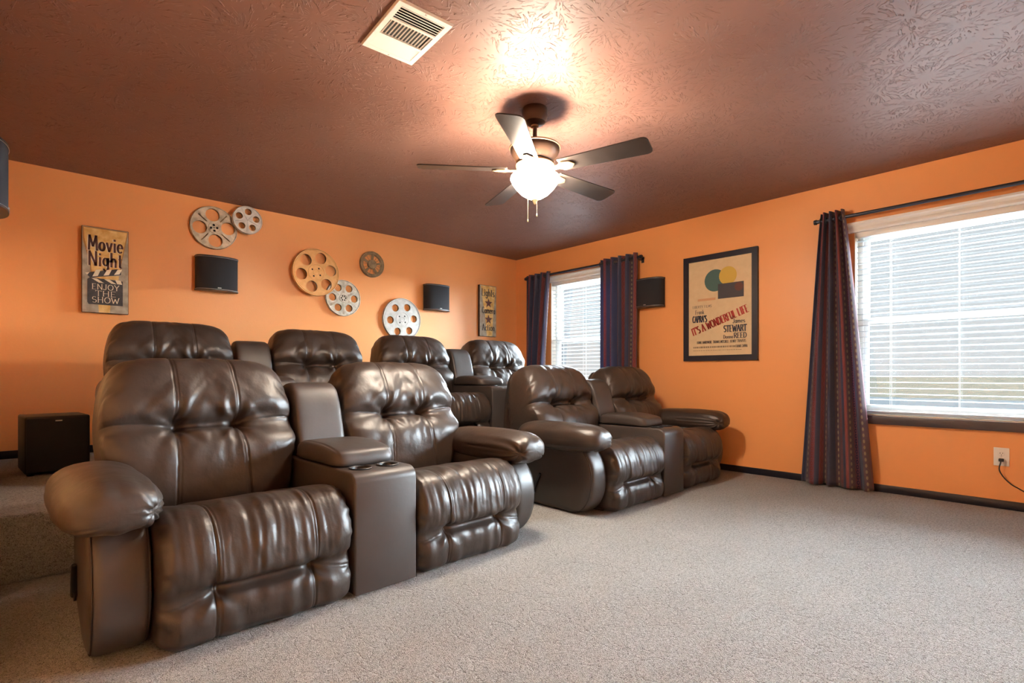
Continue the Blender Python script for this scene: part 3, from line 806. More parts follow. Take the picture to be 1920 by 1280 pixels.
def pad_mesh():
    # section across: (x, z); swept along the depth
    sec = [(-.140, .515), (-.128, .565), (-.085, .600), (-.02, .613), (.06, .605), (.115, .575), (.140, .520), (.128, .465), (.085, .437), (.0, .430), (-.085, .437), (-.130, .465)]
    S0, ss0, mk, tot = spline_loop(sec, 300)
    def disp(U, S, A, B, marks):
        d = 0.010 * fbm(U * 7, S * 7, 3)
        d -= 0.005 * np.exp(-((B - (0.492 + 0.03 * (A / 0.14))) / 0.0035) ** 2) * (U < 0.05)
        fr = np.clip((-U - 0.12) / 0.12, 0, 1)
        # gathers at the inner front corner
        r = np.sqrt((A - 0.10) ** 2 + (B - 0.50) ** 2 + ((U + 0.25) * 0.7) ** 2)
        th = np.arctan2(B - 0.50, A - 0.10)
        d += 0.010 * np.sin(th * 9 + 3 * fbm(A * 20, B * 20, 8)) * np.exp(-r / 0.07) * r / (r + 0.02)
        d -= 0.010 * np.exp(-(r / 0.025) ** 2)
        d += fr * 0.007 * (vnoise(A * 28, B * 12 + U * 6, 5) - 0.5)
        return d
    me, P = sweep('armrest_pad', sec, 0.56, p=3.6, nu=110, ns=140, center=(0, .515), disp=disp, axis='Y', endmix=0.6)
    return me
def arm_mesh():
    sec = [(.155, .440), (.100, .405), (.060, .330), (.048, .240), (.058, .140), (.095, .055), (.160, .008), (.30, .004), (.60, .004), (.80, .02), (.815, .20), (.80, .40), (.76, .440), (.45, .446)]
    return sweep('arm_panel', sec, 0.180, p=7.0, nu=26, ns=120, center=(.42, .22), endmix=0.6)
def shell_mesh():
    sec = [(.62, .24), (.66, .50), (.70, .75), (.73, .90), (.775, .915), (.81, .80), (.835, .55), (.835, .30), (.80, .10), (.66, .10)]
    return sweep('back_shell', sec, 0.62, p=12, nu=24, ns=70, center=(.74, .5))[0]
def console_mesh():
    def rc(cx, cy, r, a0, a1, n=4): return [(cx + r * math.cos(math.radians(a0 + (a1 - a0) * k / n)), cy + r * math.sin(math.radians(a0 + (a1 - a0) * k / n))) for k in range(n + 1)]
    prof = [(0.02, 0.008)] + rc(0.065, 0.455, 0.045, 180, 90, 6) + [(0.72, 0.50), (0.74, 0.48), (0.74, 0.008)]
    bm = bmesh.new(); hw = 0.150
    a = [bm.verts.new((-hw, y, z)) for y, z in prof]; b_ = [bm.verts.new((hw, y, z)) for y, z in prof]
    n = len(prof)
    for k in range(n): bm.faces.new((a[k], a[(k + 1) % n], b_[(k + 1) % n], b_[k]))
    bm.faces.new(a[::-1]); bm.faces.new(b_)
    bmesh.ops.recalc_face_normals(bm, faces=bm.faces[:])
    es = [e for e in bm.edges if len(e.link_faces) == 2 and (len(e.link_faces[0].verts) > 4) != (len(e.link_faces[1].verts) > 4)]
    bmesh.ops.bevel(bm, geom=es, offset=0.010, segments=3, profile=0.5, affect='EDGES')
    me = bm_mesh('console_box', bm)
    tmp = bpy.data.objects.new('tmp_console', me); C.objects.link(tmp)
    cutters = []
    for sx in (-0.066, 0.066):
        bm = bmesh.new(); bmesh.ops.create_cone(bm, cap_ends=True, segments=28, radius1=0.041, radius2=0.041, depth=0.16, matrix=Matrix.Translation((sx, 0.105, 0.50)) @ Matrix.Diagonal((1, 1 / DEPTH, 1, 1)))
        cm = bm_mesh('cut', bm); co = bpy.data.objects.new('tmp_cut', cm); C.objects.link(co); cutters.append(co)
        md = tmp.modifiers.new('b', 'BOOLEAN'); md.object = co; md.operation = 'DIFFERENCE'; md.solver = 'EXACT'
    dg = bpy.context.evaluated_depsgraph_get()
    out = bpy.data.meshes.new_from_object(tmp.evaluated_get(dg))
    for o in cutters + [tmp]: bpy.data.objects.remove(o)
    out.polygons.foreach_set('use_smooth', [True] * len(out.polygons)); out.set_sharp_from_angle(angle=math.radians(32))
    out.materials.clear()
    return out
def lid_mesh():
    sec = [(.148, .508), (.152, .545), (.180, .572), (.30, .592), (.44, .588), (.490, .566), (.50, .530), (.49, .504), (.30, .502), (.17, .502)]
    return sweep('console_lid', sec, 0.304, p=6.5, nu=50, ns=90, center=(.33, .535), disp=lambda U, S, A, B, m: 0.004 * fbm(U * 8, S * 8, 4) - 0.004 * np.exp(-((np.abs(U) - 0.128) / 0.003) ** 2) * (B > 0.54))[0]
def cback_mesh():
    sec = [(.475, .44), (.488, .55), (.512, .66), (.540, .77), (.572, .835), (.62, .858), (.68, .845), (.705, .78), (.70, .60), (.69, .44), (.58, .42)]
    return sweep('console_backrest', sec, 0.245, p=11, nu=40, ns=110, center=(.60, .62), disp=lambda U, S, A, B, m: 0.004 * fbm(U * 5, S * 5, 14))[0]

ME = dict(seat=seat_mesh(), back=back_mesh(), pad=pad_mesh(), shell=shell_mesh(), console=console_mesh(), lid=lid_mesh(), cback=cback_mesh())
ME['arm'], ARM_P = arm_mesh()
for k_, m_ in (('seat', 'leather'), ('back', 'leather'), ('pad', 'leather'), ('shell', 'vinyl'), ('console', 'vinyl'), ('lid', 'vinyl'), ('cback', 'vinyl'), ('arm', 'vinyl')):
    ME[k_].materials.append(M[m_])

def make_loveseat():
    t = thing('reclining_loveseat', '', 'loveseat')
    for sx in (-1, 1):
        obj('seat_cushion', ME['seat'], None, t, (sx * SEATX, 0, 0))
        bk = obj('backrest', ME['back'], None, t, (sx * (SEATX + 0.022), 0, 0))
        obj('back_shell', ME['shell'], None, bk)
        ar = obj('arm', ME['arm'], None, t, (sx * 0.905, 0, 0), (0, 0, sx * 0.060))
        # welts along both edges of the arm's curved front
        bm = bmesh.new()
        for uu in (4, 21):
            ring = [Vector(ARM_P[uu, k]) for k in list(range(100, 120)) + list(range(0, 46))]
            cx = Vector((0, .42, .22))
            pts = [p + (p - cx).normalized() * 0.0015 for p in ring]
            add_tube(bm, pts, 0.0026, 5)
        obj('welt', bm_mesh('welt', bm, smooth=True), 'stitch', ar)
        pd = obj('armrest_pad', ME['pad'], None, t, (sx * 0.915, 0.285, -0.028))
        pd.scale = (-sx * 1.0, 1, 1)
    cn = obj('console', ME['console'], None, t)
    obj('lid', ME['lid'], None, cn); obj('console_backrest', ME['cback'], None, cn)
    cup = None
    for sx in (-0.066, 0.066):
        bm = bmesh.new(); add_lathe(bm, [(0.0, 0.425), (0.036, 0.425), (0.0385, 0.430), (0.0405, 0.498), (0.048, 0.500), (0.050, 0.5035), (0.046, 0.506), (0.040, 0.504), (0.037, 0.500), (0.035, 0.432), (0.0, 0.4285)], 28, (sx, 0.105, 0))
        obj('cup_holder', bm_mesh('cup_holder', bm, autos=40), 'black', cn)
    # base frames under the seats
    for sx in (-1, 1):
        box('base_frame', (sx * SEATX - 0.30, 0.10, 0.004), (sx * SEATX + 0.30, 0.70, 0.20), 'dark', t)
    # recline lever on the outer faces
    for sx in (-1, 1):
        x = sx * 0.966
        bm = bmesh.new(); add_tube(bm, [(x, 0.475, 0.09), (x + sx * 0.004, 0.44, 0.15), (x + sx * 0.008, 0.405, 0.225)], [0.012, 0.011, 0.008], 8)
        lv = obj('recline_lever', bm_mesh('recline_lever', bm, autos=60), 'black', t)
        bm = bmesh.new(); add_tube(bm, [(x - sx * 0.004, 0.47, 0.095), (x + sx * 0.003, 0.47, 0.095)], 0.024, 16)
        obj('pivot_plate', bm_mesh('pivot_plate', bm, autos=40), 'black', lv)
    # deepen everything but the round cup holders
    for o in [t] + list(t.children_recursive):
        if o.type != 'MESH': continue
        if o.name.startswith('cup_holder'): o.location.y = 0.105 * (DEPTH - 1); continue
        if not o.data.get('deep'): o.data.transform(Matrix.Diagonal((1, DEPTH, 1, 1))); o.data['deep'] = 1
        if o.name.startswith('armrest_pad'): o.location.y *= DEPTH
    return t
proto = make_loveseat()
SEATS = [
    (1.092, 1.965, 0.0, 3.0, 'dark brown leather loveseat on the carpet in front of the black subwoofer'),
    (3.535, 2.065, 0.0, 3.0, 'dark brown leather loveseat on the carpet beside the orange window wall'),
    (1.200, 3.53, RISER_Z, 0.0, 'dark brown leather loveseat on the raised platform beside the subwoofer'),
    (3.130, 3.53, RISER_Z, 0.0, 'dark brown leather loveseat on the raised platform under the star sign'),
]
for i, (x, y, z, a, lab) in enumerate(SEATS):
    o = proto if i == 0 else copy_tree(proto)
    o.location = (x, y, z); o.rotation_euler = (0, 0, math.radians(a))
    tag(o, lab, 'loveseat', 'brown leather theatre loveseats')
    if i >= 2:
        for ch in o.children:
            if ch.name.startswith('armrest_pad'): ch.scale.x *= 0.52; ch.location.x = math.copysign(0.874, ch.location.x)
            elif ch.name.startswith('arm.') or ch.name == 'arm': ch.scale.x *= 0.66; ch.location.x = math.copysign(0.878, ch.location.x)
            elif ch.name.startswith('recline_lever'): ch.location.x = -math.copysign(0.058, ch.data.vertices[0].co.x)

# ------------------------------------------------------------------ ceiling fan
def fan():
    fx, fy = 2.138, 2.165
    t = thing('ceiling_fan', 'dark five blade ceiling fan with a lit frosted bowl', 'ceiling fan', (fx, fy, 0))
    lathe('canopy', [(0.0, ZC), (0.072, ZC), (0.075, ZC - 0.012), (0.074, ZC - 0.045), (0.060, ZC - 0.078), (0.034, ZC - 0.094), (0.0, ZC - 0.096)], 'bronze', t, 40)
    lathe('collar', [(0.0, ZC - 0.092), (0.022, ZC - 0.094), (0.024, ZC - 0.104), (0.014, ZC - 0.110), (0.0, ZC - 0.110)], 'copperrim', t, 24)
    tube('downrod', [(0, 0, ZC - 0.10), (0, 0, 2.235)], 0.0125, 'bronze', t, 16)
    mh = lathe('motor_housing', [(0.0, 2.262), (0.026, 2.260), (0.030, 2.240), (0.060, 2.232), (0.120, 2.226), (0.142, 2.214), (0.143, 2.196), (0.132, 2.170), (0.112, 2.140), (0.104, 2.128), (0.0, 2.126)], 'bronze', t, 48)
    bm = bmesh.new()
    add_tube(bm, [(0.144 * math.cos(2 * PI * k / 48), 0.144 * math.sin(2 * PI * k / 48), 2.212) for k in range(49)], 0.006, 8, False)
    obj('rim_ring', bm_mesh('rim_ring', bm, smooth=True), 'copperrim', mh)
    lathe('flywheel', [(0.0, 2.126), (0.106, 2.124), (0.112, 2.112), (0.106, 2.098), (0.070, 2.092), (0.0, 2.092)], 'copperrim', t, 40)
    lathe('switch_housing', [(0.0, 2.094), (0.060, 2.094), (0.064, 2.080), (0.060, 2.066), (0.080, 2.062), (0.0, 2.060)], 'copperrim', t, 32)
    r0, r1 = 0.165, 0.675
    for k in range(5):
        a = math.radians(-1 + 72 * k)
        # blade outline: slightly wider to the tip, rounded corners, a keyhole near the root
        w0, w1 = 0.054, 0.071
        out = [(r0, -w0), (r1 - 0.03, -w1)] + [(r1 - 0.03 + 0.03 * math.sin(q), -w1 + 0.03 - 0.03 * math.cos(q)) for q in (0.5, 1.0, PI / 2)] + \
              [(r1 - 0.03 + 0.03 * math.cos(q), w1 - 0.03 + 0.03 * math.sin(q)) for q in (0, 0.5, 1.0, PI / 2)] + [(r0, w0)]
        bm = holed_bm(out, [circle(r0 + 0.055, 0.0, 0.013, 14, 0.009)], 0.006)
        pitch = Matrix.Rotation(math.radians(-12), 4, 'X')
        mtx = Matrix.Rotation(a, 4, 'Z') @ Matrix.Translation((0, 0, 2.082)) @ pitch
        bmesh.ops.transform(bm, matrix=mtx, verts=bm.verts[:])
        bl = obj('blade', bm_mesh('blade', bm), 'blade', t)
        bm = bmesh.new()
        pl = [(0.095, -0.020), (0.150, -0.016), (0.175, -0.036), (0.225, -0.030), (0.250, 0.0), (0.225, 0.030), (0.175, 0.036), (0.150, 0.016), (0.095, 0.020)]
        b2 = poly_bm(pl, 0.005)
        bmesh.ops.transform(b2, matrix=Matrix.Rotation(a, 4, 'Z') @ Matrix.Translation((0, 0, 2.074)) @ pitch, verts=b2.verts[:])
        bm.free()
        obj('blade_iron', bm_mesh('blade_iron', b2), 'copperrim', bl)
    sh = lathe('glass_bowl', [(0.128, 2.022), (0.136, 2.044), (0.139, 2.046), (0.142, 2.036), (0.130, 2.008), (0.108, 1.978), (0.078, 1.948), (0.045, 1.928), (0.018, 1.920), (0.0, 1.919)], 'bowl', t, 48, autos=60)
    for k in range(3):
        a = math.radians(25 + 120 * k)
        bx_, by_ = 0.066 * math.cos(a), 0.066 * math.sin(a)
        tube('bulb_socket', [(bx_ * 0.6, by_ * 0.6, 2.063), (bx_ * 0.85, by_ * 0.85, 2.048)], 0.011, 'copperrim', t, 12)
        ld = bpy.data.lights.new('bulb', 'POINT'); ld.energy = 11.0; ld.color = (1.0, 0.86, 0.69); ld.shadow_soft_size = 0.024
        lo = bpy.data.objects.new('bulb', ld); C.objects.link(lo); lo.parent = t; lo.location = (bx_, by_, 2.020)
    lathe('finial', [(0.0, 1.922), (0.018, 1.920), (0.020, 1.912), (0.012, 1.904), (0.010, 1.896), (0.004, 1.888), (0.0, 1.886)], 'chain', t, 20)
    for dx, dy, zl in ((-0.030, 0.028, 1.800), (0.010, -0.006, 1.832)):
        pc = tube('pull_chain', [(dx, dy, 1.95), (dx, dy, zl)], 0.0016, 'chain', t, 6)
        lathe('chain_knob', [(0.0, zl + 0.004), (0.0035, zl), (0.0045, zl - 0.012), (0.0, zl - 0.018)], 'chain', pc, 10, loc=(dx, dy, 0))
fan()

# ------------------------------------------------------------------ ceiling vent
def vent():
    cx, cy = 1.232, 2.075
    hw, hl = 0.133, 0.192
    t = thing('ceiling_vent', 'white louvered air register on the brown ceiling', 'vent', (cx, cy, ZC), math.radians(-3))
    bm = holed_bm([(-hw, -hl), (hw, -hl), (hw, hl), (-hw, hl)], [[(-hw + 0.028, -hl + 0.03), (-hw + 0.028, hl - 0.03), (hw - 0.028, hl - 0.03), (hw - 0.028, -hl + 0.03)]], 0.008)
    for v in bm.verts: v.co.z = -v.co.z - 0.002 if v.co.z > 0 else v.co.z
    for v in bm.verts:
        if abs(abs(v.co.x) - hw) < 1e-4 and v.co.z < -0.004: v.co.x *= 0.965; v.co.y *= 0.972
    obj('face_frame', bm_mesh('face_frame', bm), 'vent', t)
    box('duct', (-hw + 0.02, -hl + 0.02, -0.0015), (hw - 0.02, hl - 0.02, -0.0002), 'ventdark', t)
    iw, il = hw - 0.028, hl - 0.03
    b1, b2 = -il + 2 * il * 0.30, -il + 2 * il * 0.68       # bands along the length
    def bar(lo, hi, tilt_axis, ang, mat='vent'):
        bm = bmesh.new(); add_box(bm, (-0.5, -0.5, -0.5), (0.5, 0.5, 0.5))
        sx, sy = hi[0] - lo[0], hi[1] - lo[1]
        bmesh.ops.transform(bm, matrix=Matrix.Rotation(math.radians(ang), 4, tilt_axis) @ Matrix.Diagonal((sx, sy, 0.0012, 1)), verts=bm.verts[:])
        bmesh.ops.translate(bm, verts=bm.verts[:], vec=((lo[0] + hi[0]) / 2, (lo[1] + hi[1]) / 2, -0.007))
        return obj('louver', bm_mesh('louver', bm), mat, t)
    n = 6
    for k in range(n):
        y = -il + (b1 + il) * (k + 0.5) / n
        bar((-iw, y - 0.0070), (iw, y + 0.0070), 'X', 28)
        y = b2 + (il - b2) * (k + 0.5) / n
        bar((-iw, y - 0.0070), (iw, y + 0.0070), 'X', -28)
    for k in range(13):
        x = -iw + 2 * iw * (k + 0.5) / 13
        bar((x - 0.0028, b1 + 0.008), (x + 0.0028, b2 - 0.008), 'Y', 20)
    for yb in (b1, b2):
        box('crossbar', (-iw, yb - 0.007, -0.0095), (iw, yb + 0.007, -0.002), 'vent', t)
    for sy in (-1, 1):
        lathe('screw', [(0.0, -0.012), (0.004, -0.0115), (0.005, -0.010), (0.0, -0.010)], 'silver', t, 12, loc=(0, sy * (hl - 0.014), 0))
vent()

# ------------------------------------------------------------------ wall speakers and subwoofer
def speaker_meshes():
    w, d, hh = 0.168, 0.135, 0.150      # half width, depth, half height; XY drawing on a wall: x right, y up, z out
    def plan(sc=1.0, n=18, z0=0.012):
        pts = [(-w * sc, z0), (-w * sc, 0.040)]
        for k in range(1, n): 
            a = PI * k / n
            pts.append((-w * sc * math.cos(a) * 1.0, 0.040 + (d - 0.040) * sc * math.sin(a) ** 0.75))
        pts += [(w * sc, 0.040), (w * sc, z0)]
        return pts
    def prism(pl, ya, yb):
        bm = bmesh.new()
        a = [bm.verts.new((x, ya, z)) for x, z in pl]; b_ = [bm.verts.new((x, yb, z)) for x, z in pl]; n = len(pl)
        for k in range(n): bm.faces.new((a[k], a[(k + 1) % n], b_[(k + 1) % n], b_[k]))
        bm.faces.new(a); bm.faces.new(b_[::-1])
        return bm
    bm = prism(plan(0.975), -hh + 0.010, hh - 0.010); body = bm_mesh('grille', bm, autos=40)
    bm = prism(plan(1.0), hh - 0.012, hh); top = bm_mesh('top_cap', bm, autos=40)
    bm = prism(plan(1.0), -hh, -hh + 0.010); bot = bm_mesh('bottom_cap', bm, autos=40)
    bm = bmesh.new()
    pl = plan(1.004)[1:-1]
    add_tube(bm, [(x, -hh + 0.0105, z) for x, z in pl], 0.0017, 6); rim1 = bm_mesh('chrome_line', bm, smooth=True)
    bm = bmesh.new(); add_tube(bm, [(x, hh - 0.0125, z) for x, z in pl], 0.0014, 6); rim2 = bm_mesh('chrome_line', bm, smooth=True)
    bm = bmesh.new(); add_box(bm, (-0.05, -0.06, 0.0), (0.05, 0.06, 0.014)); br = bm_mesh('wall_bracket', bm)
    bm = bmesh.new(); add_box(bm, (-0.014, -hh + 0.018, d - 0.006), (0.014, -hh + 0.026, d + 0.001), 0.0008); bd = bm_mesh('badge', bm)
    return body, top, bot, br, bd, rim1, rim2
SPK = speaker_meshes()
def wall_speaker(mtx, label, w=1.0):
    t = thing('wall_speaker', label, 'speaker', group='black surround speakers'); t.matrix_world = mtx
    t.scale = (w, 1, 1)
    for me, nm_, mt in zip(SPK, ('grille', 'top_cap', 'bottom_cap', 'wall_bracket', 'badge', 'chrome_line', 'chrome_line'), ('cloth', 'black', 'black', 'black', 'badge', 'silver', 'silver')):
        obj(nm_, me, mt, t)
wall_speaker(on_back(1.165, 1.778), 'black curved wall speaker below the two overlapping silver film reels')
wall_speaker(on_back(3.475, 1.795), 'black curved wall speaker above the raised row beside the star sign')
wall_speaker(on_right(3.10, 1.748), 'black curved wall speaker beside the short curtain and framed poster')
wall_speaker(Matrix(((0, 0, 1, XL), (1, 0, 0, 3.30), (0, 1, 0, 1.782), (0, 0, 0, 1))), 'black curved wall speaker with silver rim mounted on the side wall near the subwoofer')
def subwoofer():
    t = thing('subwoofer', 'black box subwoofer on the carpeted platform by the back wall', 'subwoofer', (0.070, 4.40, RISER_Z), math.radians(6))
    bm = bmesh.new(); add_box(bm, (-0.152, -0.18, 0.012), (0.152, 0.17, 0.352), 0.010, 3)
    obj('cabinet', bm_mesh('cabinet', bm, autos=35), 'subblack', t)
    bm = bmesh.new(); add_box(bm, (-0.145, -0.196, 0.020), (0.145, -0.178, 0.345), 0.008, 3)
    gr = obj('grille', bm_mesh('grille', bm, autos=35), 'cloth', t)
    box('badge', (-0.016, -0.1985, 0.322), (0.016, -0.1955, 0.329), 'badge', gr)
    for sx in (-1, 1):
        for sy in (-0.15, 0.16):
            lathe('foot', [(0.0, 0.0), (0.016, 0.0), (0.018, 0.014), (0.0, 0.014)], 'black', t, 14, loc=(sx * 0.125, sy, 0))
subwoofer()

# ------------------------------------------------------------------ film reels on the back wall
def reel(x, z, R, kind, mat, label, off, rot=0.0):
    t = thing('film_reel', label, 'film reel', group='film reels on the orange back wall')
    t.matrix_world = on_back(x, z, off) @ Matrix.Rotation(rot, 4, 'Z')
    D = 0.028
    nh = {'four': 4, 'five': 5, 'six': 6, 'sixrib': 6, 'spoke': 5, 'sixplain': 6}[kind]
    if kind == 'four': hr, hc = R * 0.30, R * 0.60
    elif kind == 'five': hr, hc = R * 0.235, R * 0.60
    elif kind == 'six': hr, hc = R * 0.240, R * 0.645
    elif kind == 'sixrib': hr, hc = R * 0.205, R * 0.63
    else: hr, hc = R * 0.175, R * 0.63
    out = circle(0, 0, R, 64)
    if kind == 'spoke':
        holes = []
        for k in range(nh):
            a0, a1 = 2 * PI * (k + 0.10) / nh, 2 * PI * (k + 0.90) / nh
            ri, ro = R * 0.36, R * 0.76
            holes.append([(ro * math.cos(a0 + (a1 - a0) * q / 10), ro * math.sin(a0 + (a1 - a0) * q / 10)) for q in range(11)] +
                         [(ri * math.cos(a1 - (a1 - a0) * q / 6), ri * math.sin(a1 - (a1 - a0) * q / 6)) for q in range(7)])
    else:
        holes = [circle(hc * math.cos(2 * PI * k / nh), hc * math.sin(2 * PI * k / nh), hr, 28) for k in range(nh)]
    extra = []
    if kind in ('six', 'sixplain'):
        extra = [circle(R * 0.20 * math.cos(PI / 4 + PI / 2 * k), R * 0.20 * math.sin(PI / 4 + PI / 2 * k), R * 0.038, 12) for k in range(4)]
    if kind == 'four':
        for k in range(4):      # slots between the big holes
            a = PI / 4 + PI / 2 * k; ca, sa = math.cos(a), math.sin(a)
            extra.append([(ca * r_ - sa * s_, sa * r_ + ca * s_) for r_, s_ in ((R * .40, -R * .024), (R * .86, -R * .024), (R * .86, R * .024), (R * .40, R * .024))])
        extra += [circle(R * 0.13 * math.cos(PI / 2 * k), R * 0.13 * math.sin(PI / 2 * k), R * 0.055, 12) for k in range(4)] + [circle(0, 0, R * 0.03, 10)]
    if kind == 'sixrib':
        extra = [circle(R * 0.125 * math.cos(PI / 3 * k), R * 0.125 * math.sin(PI / 3 * k), R * 0.046, 10) for k in range(6)]
    fl = obj('front_flange', bm_mesh('front_flange', holed_bm(out, holes + extra, 0.003)), mat, t, (0, 0, D))
    obj('back_flange', bm_mesh('back_flange', holed_bm(out, holes, 0.003)), 'reel_bronze_and_shade', t, (0, 0, 0.004))  # dark colour on the back flange paints the shade inside the holes
    # rolled rims
    for zz, par in ((D + 0.003, fl), (0.006, None)):
        bm = bmesh.new(); add_tube(bm, [((R - 0.004) * math.cos(2 * PI * k / 64), (R - 0.004) * math.sin(2 * PI * k / 64), zz - (D if par else 0)) for k in range(65)], 0.0045, 8, False)
        obj('rim', bm_mesh('rim', bm, smooth=True), mat, par or t)
    lathe('hub', [(0.0, 0.002), (R * 0.29, 0.004), (R * 0.29, D - 0.008), (0.0, D - 0.008)], 'dark', t, 32)
    # raised rings and ribs on the face
    bm = bmesh.new()
    if kind in ('six', 'sixplain'):
        for rr in (0.335, 0.93, 0.12):
            add_tube(bm, [(R * rr * math.cos(2 * PI * k / 48), R * rr * math.sin(2 * PI * k / 48), D + 0.003) for k in range(49)], 0.0022, 6, False)
    if kind == 'sixrib':
        for k in range(6):
            a = PI / 6 + PI / 3 * k
            for s_ in (-0.030, 0.030):
                add_tube(bm, [(math.cos(a) * r_ * R - math.sin(a) * s_ * R, math.sin(a) * r_ * R + math.cos(a) * s_ * R, D + 0.003) for r_ in (0.30, 0.90)], 0.0026, 6)
        add_tube(bm, [(R * .22 * math.cos(2 * PI * k / 32), R * .22 * math.sin(2 * PI * k / 32), D + 0.003) for k in range(33)], 0.004, 6, False)
    if kind == 'five':
        for k in range(5):
            a = PI / 5 + 2 * PI / 5 * k
            add_tube(bm, [(math.cos(a) * r_ * R, math.sin(a) * r_ * R, D + 0.003) for r_ in (0.08, 0.85)], 0.0018, 6)
        add_tube(bm, [(0, 0, D), (0, 0, D + 0.006)], R * 0.05, 12)
    if kind == 'four':
        add_tube(bm, [(R * .24 * math.cos(2 * PI * k / 32), R * .24 * math.sin(2 * PI * k / 32), D + 0.003) for k in range(33)], 0.0022, 6, False)
        for k in range(4):
            a = PI / 2 * k + 0.35
            add_tube(bm, [(R * .19 * math.cos(a), R * .19 * math.sin(a), D + 0.002), (R * .19 * math.cos(a), R * .19 * math.sin(a), D + 0.006)], R * 0.022, 8)
    if kind == 'spoke':
        for k in range(15):
            a = 2 * PI * k / 15
            add_tube(bm, [(math.cos(a) * r_ * R, math.sin(a) * r_ * R, D + 0.003) for r_ in (0.32, 0.95)], 0.0020, 5)
        for rr in (0.34, 0.80, 0.90):
            add_tube(bm, [(R * rr * math.cos(2 * PI * k / 40), R * rr * math.sin(2 * PI * k / 40), D + 0.003) for k in range(41)], 0.0028, 6, False)
    obj('face_ribs', bm_mesh('face_ribs', bm, smooth=True), mat, fl, (0, 0, -D))
reel(1.145, 2.190, 0.186, 'four', 'reel_pewter', 'worn pewter film reel with four big holes and dark slots', 0.0, 0.1)
reel(1.406, 2.300, 0.125, 'five', 'reel_steel', 'small pale grey film reel with five round holes', 0.046, 0.25)
reel(2.034, 1.908, 0.232, 'six', 'reel_gold', 'large golden film reel with six round holes', 0.046, 0.22)
reel(2.336, 1.688, 0.186, 'sixrib', 'reel_grey', 'grey film reel with six holes and ribbed spokes touching the golden reel', 0.0, 0.0)
reel(2.660, 2.082, 0.138, 'spoke', 'reel_bronze_and_shade', 'small tarnished bronze film reel with thin spokes', 0.0, 0.2)
reel(3.024, 1.515, 0.238, 'sixplain', 'reel_white', 'large whitish film reel with six holes just above a recliner', 0.0, 0.10)

# ------------------------------------------------------------------ signs and poster
def panel(name, mtx, w, h, d, face, edge, label, cat):
    t = thing(name, label, cat); t.matrix_world = mtx
    box('panel', (-w / 2, -h / 2, 0), (w / 2, h / 2, d), edge, t, 0.002)
    fc = poly_bm([(-w / 2 + .003, -h / 2 + .003), (w / 2 - .003, -h / 2 + .003), (w / 2 - .003, h / 2 - .003), (-w / 2 + .003, h / 2 - .003)], 0.0006)
    obj('print_face', bm_mesh('print_face', fc), face, t, (0, 0, d))
    return t
def patch(t, name, pts, mat, z):
    return obj(name, bm_mesh(name, poly_bm(pts, 0.0005)), mat, t, (0, 0, z))
def movie_sign():
    w, h, d = 0.290, 0.664, 0.032
    t = panel('movie_night_sign', on_back(0.388, 1.710, 0.004), w, h, d, 'p_grey', 'p_edge', 'tall rustic canvas sign reading Movie Night Enjoy the Show', 'sign')
    I = Matrix.Identity(4); z = d + 0.0007
    patch(t, 'light_beam_shade', [(-.140, .325), (.140, .325), (.138, .290), (.098, .06), (.092, -.02), (-.092, -.02), (-.098, .06), (-.138, .22)], 'p_tan', z)
    patch(t, 'light_beam', [(-.134, .320), (.136, .320), (.132, .290), (.092, .06), (.086, -.014), (-.086, -.014), (-.092, .06), (-.130, .24)], 'p_gold', z + .0006)
    patch(t, 'light_beam', [(-.045, -.268), (.030, -.268), (.026, -.328), (-.042, -.328)], 'p_gold', z)
    # clapper board
    patch(t, 'clapper_board', [(-.112, -.075), (-.094, -.060), (.108, -.072), (.108, -.268), (-.104, -.268), (-.112, -.250)], 'p_slate', z + .0008)
    patch(t, 'clapper_gap', [(-.085, -.058), (.085, -.030), (.080, -.066), (-.04, -.064)], 'p_gold', z + .0010)
    patch(t, 'clapper_stick', [(-.125, -.030), (-.095, -.064), (.096, -.022), (.098, .000), (.088, .018), (.070, .022)], 'p_slate', z + .0012)
    for x0 in (-.082, -.014, .052):
        patch(t, 'stripe', [(x0, -.054 + (x0 + .082) * .21), (x0 + .034, -.046 + (x0 + .082) * .21), (x0 + .052, .006 + (x0 + .082) * .12), (x0 + .022, .000 + (x0 + .082) * .12)], 'p_ivory', z + .0018)
    patch(t, 'stripe', [(-.125, -.030), (-.112, -.044), (-.098, -.022)], 'p_ivory', z + .0018)
    for x0 in (-.088, -.010, .060):
        xe = min(x0 + .078, .104)
        patch(t, 'stripe', [(x0, -.066), (x0 + .034, -.067), (xe, -.098), (xe - .032, -.097)], 'p_ivory', z + .0018)
    def ln(txt, y, hh, wt, width, serif, x=0.0, sl=0.0, zz=0.0): 
        cond = width / text_width(txt, hh)
        return (txt, x - width / 2, y, hh, dict(wt=wt, serif=serif, condense=cond, slant=sl))
    lettering([ln('Movie', .152, .112, .14, .216, .08), ln('Night', .034, .108, .14, .212, .08)], 'p_ivory', t, Matrix.Translation((-.0045, -.002, 0)), z + .0016)
    lettering([ln('Movie', .152, .112, .13, .216, .08), ln('Night', .034, .108, .13, .212, .08)], 'p_plum', t, I, z + .0022)
    lettering([ln('ENJOY', -.150, .042, .12, .170, .08), ln('THE', -.200, .040, .12, .128, .08), ln('SHOW', -.252, .044, .12, .168, .08)], 'p_ivory', t, I, z + .0022)
movie_sign()
